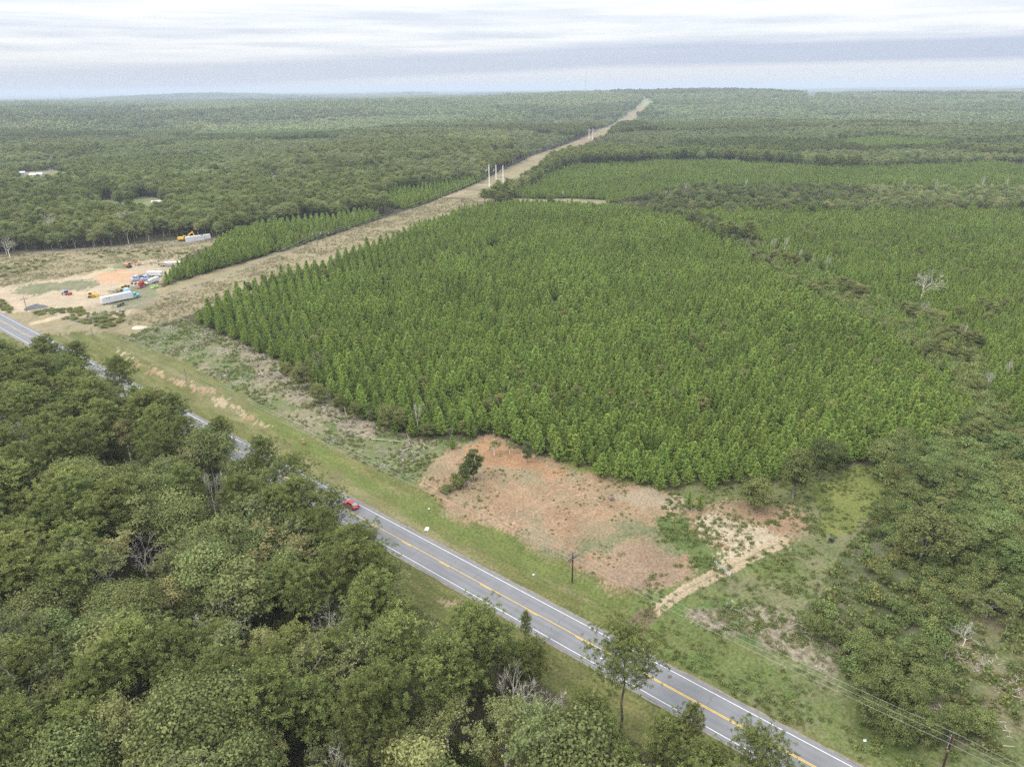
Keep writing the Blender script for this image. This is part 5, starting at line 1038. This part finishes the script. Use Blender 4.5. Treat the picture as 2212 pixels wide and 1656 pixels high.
# blue tractor and red trailer in the middle of the yard
o = place('farm_tractor', 142, 636, R(160), 'small blue machine with a red body in the middle of the sandy yard', 'machine')
b = MB(); skin_box(b, -.2, 1.9, .8, .7, .7, 1.4); part('bonnet', b, C_BLU, o); b = MB(); skin_box(b, -1.4, -.1, 1.5, 1.3, .8, 2.2, (.1, -.1)); part('cab', b, C_DRK, o); b = MB(); b.box((-.75, 0, 2.26), (1.4, 1.5, .1)); part('cab_roof', b, C_BLU, o); b = MB(); skin_box(b, -3.6, -1.5, 1.8, 2.0, .6, 1.3); part('rear_body', b, C_RED, o)
for x, r_ in ((1.4, .42), (-.9, .7), (-2.8, .45)):
    for y in (-.85, .85): wheel(o, x, y, r_, .3)
def heap(name, px, py, rx_, ry_, hh_, m, label, cat='pile', rz=0.0, seed=0, rough=.25):
    g = np.random.default_rng(seed); b = MB(); n, k = 18, 8; V = []; 
    for j in range(k+1):
        t = j/k
        for i in range(n): a = 2*PI*i/n; q = t**.8*(1+rough*.4*math.sin(a*3+seed)+g.normal(0, rough*.15)); V.append([math.cos(a)*q*rx_, math.sin(a)*q*ry_, max(-.1, hh_*(1-t**1.3)*(1+g.normal(0, rough*.5)))-(.1 if j == k else 0)])
    F = [[j*n+i, j*n+(i+1) % n, (j+1)*n+(i+1) % n, (j+1)*n+i] for j in range(k) for i in range(n)]
    b.add(V, F); o = b.build(name, m, smooth=True); x, y = at(px, py); o.location = (x, y, gz(x, y)); o.rotation_euler = (0, 0, rz); return tag(o, label, cat)
heap('gravel_pile', 78, 664, 5.4, 3.6, 1.5, C_GRV, 'dark gravel pile beside the pole at the yard entrance', rz=.2, seed=2); heap('soil_heap', 345/2212*2212-2, 572, 0, 0, 0, C_GRV, '') if False else None
heap('soil_heap', 240, 585, 3.4, 3.0, 2.2, mat('pale_heap_soil', (.30, .29, .18), .95, var=.2), 'pale rounded soil heap left of the rusty excavator', seed=3); heap('soil_heap', 262, 578, 6, 3, 2.4, mat('grassy_heap_soil', (.16, .17, .09), .95, var=.3), 'long grassy soil bank behind the rusty excavator', seed=5)
heap('sand_patch_heap', 300, 708, 3.5, 2.5, .9, mat('washed_sand', (.42, .37, .29), .95, var=.12), 'small pale sand mound at the corner of the low brambles', seed=7)
b = MB(); th_ = np.linspace(0, 1, 7); b.tube([[0, 0, 0], [0, 0, 2.0], [0, 0, 2.25], [0, 0, 2.35]], [1.6, 1.6, 1.1, .2], 16); o = b.build('blue_tank', mat('blue_plastic', (.16, .33, .60), .4, var=.05), smooth=True); x, y = at(275, 632); o.location = (x, y, 0); tag(o, 'round blue tank standing behind the front end of the long white trailer', 'tank')
g = np.random.default_rng(21)
def scrap(px, py, n, label, ms, spread=2.5):
    o = place('scrap_pile', px, py, g.uniform(0, 3), label, 'scrap')
    for k in range(n):
        b = MB(); w_ = g.uniform(.4, 1.8, 3)*np.array([1, .7, .5])
        if k % 3 == 0: a = g.uniform(0, 6.3); p = np.array([g.normal(0, spread*.5), g.normal(0, spread*.3), .6]); d = np.array([math.cos(a), math.sin(a), g.normal(0, .3)])*g.uniform(1, 2.5); b.tube([p-d/2, p+d/2], .1, 5); part('pipe', b, ms[k % len(ms)], o)
        elif k % 3 == 1: b.box((g.normal(0, spread*.5), g.normal(0, spread*.3), w_[2]/2), w_, g.uniform(0, 3), taper=(g.uniform(.5, 1), g.uniform(.5, 1)), shift=(g.normal(0, .2), 0)); part('metal_block', b, ms[k % len(ms)], o)
        else: r_ = g.uniform(.4, .7); x, y = g.normal(0, spread*.5), g.normal(0, spread*.3); b.tube([[x, y-.15, r_], [x, y+.15, r_]], r_, 10); part('tyre', b, C_TYR, o)
scrap(255, 634, 12, 'brown scrap machinery behind the middle of the white trailer', [C_RST, C_STL]); scrap(275, 620, 12, 'row of scrap and green parts at the edge of the yard sand', [C_RST, C_STL, C_BLU]); scrap(292, 614, 9, 'scrap with white panels left of the red truck', [C_WHT, C_RST]); scrap(262, 661, 12, 'heap of broken timber and brown parts in front of the white trailer', [C_LOG, C_RST], 3); scrap(265, 674, 9, 'scattered brown debris below the white trailer', [C_LOG, C_GWD], 2.5); scrap(336, 611, 9, 'dark machine parts beside the green car', [C_STL, C_RST]); scrap(352, 573, 9, 'grey scrap heap left of the flatbed trailer', [C_STL, C_GWD], 3); scrap(158, 672, 7, 'grey scrap in the bushes by the yard entrance', [C_STL, C_LOG], 1.5)
# ---- poles and wires
def wire(name, pts3, sag, r, label, n=14):
    b = MB()
    for p, q in zip(pts3[:-1], pts3[1:]):
        p, q = np.array(p, float), np.array(q, float); t = np.linspace(0, 1, n)[:, None]; P = p+(q-p)*t; P[:, 2] -= sag*4*(t[:, 0]*(1-t[:, 0])); b.tube(P, r, 3, cap=False)
    o = b.build(name, C_WIRE); return tag(o, label, 'wire')
def upole(px, py, hh_, label, arms=True, m=None, lean=(0, 0), group=None):
    m = m or C_WOOD; o = place('utility_pole', px, py, math.atan2(RD[1], RD[0])+PI/2, label, 'pole', group); o.rotation_euler = (lean[0], lean[1], o.rotation_euler[2])
    b = MB(); b.tube([[0, 0, -.5], [0, 0, hh_]], [.17, .12], 8); part('post', b, m, o)
    if arms:
        for zz in (hh_-1.35, hh_-1.75):
            for s in (-.17, .17):
                b = MB(); b.box((0, s, zz), (.12, .12, .15)); 
        for s in (-.2, .2): b = MB(); b.box((0, s, hh_-1.45), (3.0, .13, .16)); part('crossarm', b, m, o)
        for x in (-1.4, -.7, .7, 1.4): b = MB(); b.tube([[x, .2, hh_-1.37], [x, .2, hh_-1.12]], .06, 6); part('insulator', b, C_STL, o)
        b = MB(); b.box((-.25, 0, hh_-2.9), (.3, .25, .35)); part('bracket', b, C_RST, o)
    return o
UP = [((1236, 1252), 7.6, 'dark wooden utility pole with crossarms beside the red clearing', True), ((2039, 1650), 6.6, 'dark green overgrown utility pole at the bottom right corner', True), ((403, 822), 5.0, 'thin short pole on the worn bank below the cut over strip', False), ((202, 731), 5.0, 'thin pole on the roadside grass left of the plantation corner', False), ((58, 668), 7.0, 'wooden pole beside the dark gravel pile at the yard entrance', True)]
tops = []
for (p, hh_, lab, ar) in UP:
    o = upole(p[0], p[1], hh_, lab, ar, C_WOOD if p[0] > 1000 else C_GWD); tops.append((o.location.x, o.location.y, hh_-1.1))
tops.sort(key=lambda t: sn(t[0], t[1])[0])
ex, ey = tops[-1][0]+RD[0]*60, tops[-1][1]+RD[1]*60
for k, off in enumerate((-1.3, 0, 1.3)):
    P = [(x+RN[0]*off, y+RN[1]*off, z) for x, y, z in tops]+[(ex+RN[0]*off, ey+RN[1]*off, 6)]
    wire('power_cable', P, .8, .016, ['near', 'middle', 'far'][k]+' one of three thin cables strung along the roadside poles')
def hframe(pts, hh_, label, m, arms='cross', group=None):
    c = [at(*p) for p in pts]; x0, y0 = np.mean(c, 0); o = thing('transmission_pole', (x0, y0, gz(x0, y0)), 0, label, 'power pole', group); hw = []
    for (x, y) in c: b = MB(); b.tube([[x-x0, y-y0, -.8], [x-x0, y-y0, hh_]], [.46, .32] if m is C_CONC else [.22, .15], 8); part('post', b, m, o); hw.append((x, y, gz(x0, y0)+hh_))
    if arms == 'cross':
        (xa_, ya_), (xb_, yb_) = c[0], c[-1]; ux, uy = (xb_-xa_)/2, (yb_-ya_)/2; cx_, cy_ = (xa_+xb_)/2-x0, (ya_+yb_)/2-y0
        b = MB(); b.tube([[cx_-ux*2, cy_-uy*2, hh_-3], [cx_+ux*2, cy_+uy*2, hh_-3]], .16, 5); part('crossarm', b, m, o)
        for s in (-1.9, 0, 1.9): b = MB(); b.tube([[cx_+ux*s, cy_+uy*s, hh_-3.1], [cx_+ux*s, cy_+uy*s, hh_-4.3]], .1, 6); part('insulator', b, C_CONC, o)
        return [(x0+cx_+ux*s, y0+cy_+uy*s, gz(x0, y0)+hh_-4.3) for s in (-1.9, 0, 1.9)]
    ends = []
    for (x, y) in c:
        b = MB(); b.tube([[x-x0, y-y0, hh_-3.4], [x-x0-1.5, y-y0-.3, hh_-3.9], [x-x0-2.6, y-y0-.6, hh_-5.4], [x-x0-3.3, y-y0-.9, hh_-6.3]], [.07, .07, .16, .12], 6); part('insulator', b, C_CONC, o); ends.append((x-3.3, y-.9, gz(x0, y0)+hh_-6.3))
    return ends
e1 = hframe([(688, 543), (706, 542)], 15.3, 'pair of thin wooden power line poles beside the plantation in the near corridor', C_GWD)
e2 = hframe([(1057, 404), (1072, 405), (1087, 406)], 22.8, 'nearest pale triple poles of the power line where the track crosses', C_CONC, 'arms')
e3 = hframe([(1182, 338), (1190, 338)], 21.5, 'thin grey power line pair beside the bend of the corridor', C_GWD)
e4 = hframe([(1272, 303), (1280, 303)], 21.5, 'pale power line pair on the red earth hump', C_CONC)
e5 = hframe([(1290, 293), (1298, 292)], 16.0, 'farthest power line pair just right of the red earth hump', C_GWD)
e0 = [(-255+q*4, 225-q*3, 11) for q in range(3)]; x, y = at(20, 785); e0 = [(x+q*3, y+q*4, 10) for q in range(3)]
for q in range(3): wire('power_cable', [e0[q], e1[q], e2[q], e3[q], e4[q], e5[q]], 5.0, .035, ['left', 'middle', 'right'][q]+' one of the three main cables of the transmission line')
# ---- deer blind
o = place('box_blind', 1215, 427, 0, 'small pale box blind on legs in the strip between the pine blocks', 'hunting blind'); b = MB(); b.box((0, 0, 3.9), (2.3, 2.0, 1.9)); part('cabin', b, C_ROOF, o); b = MB(); b.box((0, 0, 4.95), (2.7, 2.4, .14)); part('roof', b, C_WHT, o); b = MB(); b.box((0, -1.01, 4.1), (1.5, .04, .6)); part('window', b, C_DRK, o)
for sx in (-.9, .9):
    for sy in (-.8, .8): b = MB(); b.tube([[sx*1.25, sy*1.25, 0], [sx, sy, 3]], .07, 5); part('leg', b, C_GWD, o)
# ---- gate, board, barrel, litter, flags
xa, ya = at(1546, 1222); xb, yb = at(1578, 1247); L_ = math.hypot(xb-xa, yb-ya); o = thing('metal_gate', ((xa+xb)/2, (ya+yb)/2, 0), math.atan2(yb-ya, xb-xa), 'grey metal pipe gate standing across the dirt track', 'gate')
for z in (.35, .7, 1.05): b = MB(); b.tube([[-L_/2, 0, z], [L_/2, 0, z]], .045, 6); part('rail', b, C_CHR, o)
for x in (-L_/2, 0, L_/2): b = MB(); b.tube([[x, 0, .3], [x, 0, 1.1]], .04, 5); part('upright', b, C_CHR, o)
for x in (-L_/2-.2, L_/2+.2): b = MB(); b.tube([[x, 0, -.2], [x, 0, 1.6]], .1, 6); part('gate_post', b, C_GWD, o)
b = MB(); b.box((0, 0, .06), (1.5, .85, .05), .5); b.box((.15, .1, .10), (1.3, .7, .03), .62); o = b.build('white_board', C_WHT); x, y = at(922, 1143); o.location = (x, y, .05); o.rotation_euler = (.05, .08, .9); tag(o, 'flat white board lying on the roadside grass below the car', 'board')
b = MB(); b.tube([[-.3, 0, .55], [.3, 0, .55]], [.55, .55], 14); o = b.build('black_barrel', C_BAG); x, y = at(1795, 1170); o.location = (x, y, 0); o.rotation_euler = (0, 0, .6); tag(o, 'black barrel lying in the grass right of the clearing', 'barrel')
b = MB(); b.box((0, 0, .35), (.9, .6, .7), taper=(.8, .9)); o = b.build('orange_crate', C_ORG); x, y = at(656, 958); o.location = (x, y, 0); tag(o, 'small orange box lying on the verge above the pine wood', 'box'); b = MB(); b.box((0, 0, .3), (.5, .4, .5), .4); o = b.build('pale_box', C_LOG); x, y = at(654, 952); o.location = (x, y, 0); tag(o, 'small pale box just behind the orange one on the verge', 'box')
for k, (px_, py_) in enumerate([(926, 1095), (1299, 1712/2212*1656+140), (1152, 1240), (1868, 1597), (1962, 1525+30), (2000, 1580), (1545, 1213), (1762, 1440)]):
    b = MB(); b.add([[-.2, -.15, .02], [.18, -.2, .05], [.22, .12, .16], [-.1, .2, .04], [0, 0, .2]], [[0, 1, 4], [1, 2, 4], [2, 3, 4], [3, 0, 4]]); o = b.build('litter', C_WHT); x, y = at(px_, py_); o.location = (x, y, gz(x, y)+.05); o.scale = (1.2,)*3; tag(o, 'scrap of white litter lying in the roadside grass', 'litter', 'litter scraps in the grass')
# ---- logs and snags in the cut over strip
g = np.random.default_rng(31)
def log(p, q, r_, label, lift=.25):
    xa, ya = at(*p); xb, yb = at(*q); xm, ym = (xa+xb)/2, (ya+yb)/2; b = MB(); P = np.array([[xa-xm, ya-ym, lift], [(g.normal(0, .15)), g.normal(0, .15), lift+.1], [xb-xm, yb-ym, lift-.02]]); b.tube(P, [r_, r_*.85, r_*.55], 7); o = b.build('fallen_log', C_LOG, smooth=True); o.location = (xm, ym, gz(xm, ym)); return tag(o, label, 'log')
log((825, 1150-237), (858, 1152-237), .2, 'upper of the fallen pale logs at the brush pile edge') ; log((802, 950), (838, 952), .22, 'white fallen trunk lying above the red clearing'); log((840, 953), (872, 956), .2, 'white fallen trunk right of the other one above the clearing'); log((872, 975), (886, 968), .25, 'short thick log near the red clearing corner'); log((870, 968), (890, 962), .16, 'thin log beside the short thick one'); log((745, 933), (762, 930), .22, 'log at the foot of the brush pile'); log((612, 822), (640, 826), .12, 'thin bleached log in the upper debris strip'); log((520, 745), (535, 752), .14, 'short bleached log at the top of the debris strip'); log((560, 800), (572, 815), .14, 'bleached log leaning in the middle debris strip'); log((720, 905), (742, 912), .14, 'bleached log left of the brush pile'); log((690, 870), (715, 868), .12, 'thin long log at the plantation edge')
for k, (p, hh_, lab) in enumerate([((1225/2.366*.72+0, 0), 0, '')][:0]): pass
for (p, hh_, lab) in (((713, 862), 2.6, 'short leaning snag at the upper debris strip'), ((748, 895), 2.8, 'pale broken snag at the plantation edge'), ((852, 950-60), 3.6, 'pale broken trunk standing at the plantation edge'), ((885, 960), 3.2, 'straight pale snag above the red clearing'), ((755, 958-40), 1.6, 'small stump behind the brush pile'), ((910, 975-15), 1.8, 'short slanted snag left of the red clearing')):
    b = MB(); t = g.normal(0, .3); b.tube([[0, 0, -.2], [t*.5, 0, hh_*.5], [t, .1, hh_]], [.2, .15, .06], 6); b.tube([[t*.6, 0, hh_*.6], [t*.6+.5, .2, hh_*.85]], [.06, .02], 4); o = b.build('snag', C_LOG, smooth=True); x, y = at(*p); o.location = (x, y, gz(x, y)); tag(o, lab, 'dead trunk')
def brushpile(px, py, n, rad, label, m=C_LOG):
    b = MB()
    for k in range(n): a = g.uniform(0, 6.3); p = np.array([g.normal(0, rad*.45), g.normal(0, rad*.3), abs(g.normal(.5, .35))]); L_ = g.uniform(.5, 2.0); d = np.array([math.cos(a), math.sin(a), g.normal(0, .2)])*L_/2; b.tube([p-d, p+g.normal(0, .1, 3), p+d], [.05, .04, .02], 4, cap=False)
    o = b.build('brush_pile', m); x, y = at(px, py); o.location = (x, y, gz(x, y)); return tag(o, label, 'brush pile')
brushpile(745, 922, 90, 2.8, 'heap of bleached branches in the cut over strip beside the pine shrub'); brushpile(873, 942, 60, 2.2, 'dark root heap above the red clearing', C_GWD); brushpile(1010, 1048, 40, 1.8, 'small branch heap under the dark cedars'); brushpile(1322, 1080, 24, 1.0, 'small charred branch heap on the red clearing', C_GWD); brushpile(1795, 1368, 110, 4.0, 'broad heap of bleached branches beside the right hand brush'); brushpile(1745, 1352, 60, 3.0, 'tan heap of branches left of the broad one'); brushpile(555, 790, 70, 3.0, 'scattered branches in the upper debris strip'); brushpile(600, 815, 60, 3.0, 'scattered branches at the plantation edge in the debris strip'); brushpile(2060, 1410, 60, 3.5, 'tangle of grey branches in the right brush'); brushpile(1880, 1440, 60, 3.2, 'bleached branches at the foot of the right brush'); brushpile(640, 850, 40, 2.2, 'small branch heap below the plantation edge in the strip')
# ---- houses in the woods
def house(px, py, head, L_, W_, hh_, wall, roof, label, nm='house'):
    o = place(nm, px, py, head, label, 'building'); b = MB(); b.box((0, 0, hh_/2), (L_, W_, hh_)); part('wall', b, wall, o)
    b = MB(); r_ = W_*.22; b.prism([(-W_/2-.4, hh_), (0, hh_+r_), (W_/2+.4, hh_)], -L_/2-.4, L_/2+.4); rf = part('roof', b, roof, o); rf.rotation_euler = (0, 0, PI/2)
    for x in (-L_*.3, L_*.1, L_*.34): b = MB(); b.box((x, -W_/2-.02, hh_*.55), (1.1, .06, 1.1)); part('window', b, C_DRK, o)
    b = MB(); b.box((-L_*.1, -W_/2-.02, 1.05), (1.0, .06, 2.1)); part('door', b, C_RST, o); return o
house(80, 382, .2, 14, 8, 3, C_WALL, C_WHT, 'low white roofed building in the woods at the far left'); house(45, 378, .4, 10, 7, 3, C_WALL, C_WHT, 'small white building left of the low white roofed one'); house(362, 424, .1, 16, 8, 3, C_WALL, C_SHG, 'house with a dark blue grey roof behind the lawn'); house(340, 441, .5, 9, 5, 2.4, C_WALL, C_WHT, 'white shed at the right end of the lawn'); house(590, 381, .1, 12, 7, 3, C_WALL, C_ROOF, 'lone pale roofed house in the woods left of the power line'); house(302, 411, .1, 10, 6, 3, C_BRK, C_RST, 'brown roofed building above the lawn'); house(405, 241, .1, 40, 20, 6, C_WALL, C_WHT, 'long white roofed shed far off in the left forest', 'barn'); house(938, 205, .2, 26, 14, 7, C_WALL, C_WHT, 'white house on the far ridge left of centre'); house(1752, 208, .1, 30, 16, 7, C_WALL, C_WHT, 'white farm buildings in the bright field on the far ridge'); house(1388, 214, .1, 20, 12, 6, C_WALL, C_ROOF, 'small building at the top end of the power line corridor')
# ---- masts and water tower on the horizon
def mast(px, dist, h_, label, w=.9):
    rx, ry, rz = ray(px, 200); t = dist/float(ry); x, y = float(rx)*t, dist; o = thing('radio_mast', (x, y, gz(x, y)), 0, label, 'mast'); b = MB(); b.tube([[0, 0, 0], [0, 0, h_]], [w, w*.6], 4); part('lattice_shaft', b, C_STL, o); b = MB(); b.tube([[0, 0, h_*.93], [0, 0, h_]], w*1.6, 6); part('antenna', b, C_WHT, o); return o
mast(1265, 2900, 168, 'tall thin radio mast rising above the horizon near the centre', .45); mast(130, 5200, 85, 'short thin mast on the horizon at the far left', 1.3)
x, y = 13909*.62, 26305*.62; o = thing('water_tower', (x, y, gz(x, y)), 0, 'tiny white water tower on the far horizon to the right', 'water tower'); b = MB(); b.tube([[0, 0, 0], [0, 0, 42]], [4, 3], 8); part('stem', b, C_WHT, o); b = MB(); b.tube([[0, 0, 40], [0, 0, 45], [0, 0, 56], [0, 0, 62]], [3, 13, 13, 3], 12); part('tank', b, C_WHT, o)
# ------------------------------------------------------------------ haze
M_HAZE = bpy.data.materials.new('haze'); M_HAZE.use_nodes = True; hn = M_HAZE.node_tree.nodes; hn.clear()
pv = hn.new('ShaderNodeVolumePrincipled'); pv.inputs['Color'].default_value = (.56, .63, .76, 1); pv.inputs['Density'].default_value = 1.05e-4; pv.inputs['Anisotropy'].default_value = 0.0
ho = hn.new('ShaderNodeOutputMaterial'); M_HAZE.node_tree.links.new(pv.outputs[0], ho.inputs['Volume'])
hb = MB(); hb.box((0, 0, (182-62)/2), (130000, 130000, 182+62)); hz = hb.build('haze', M_HAZE); hz['kind'] = 'stuff'
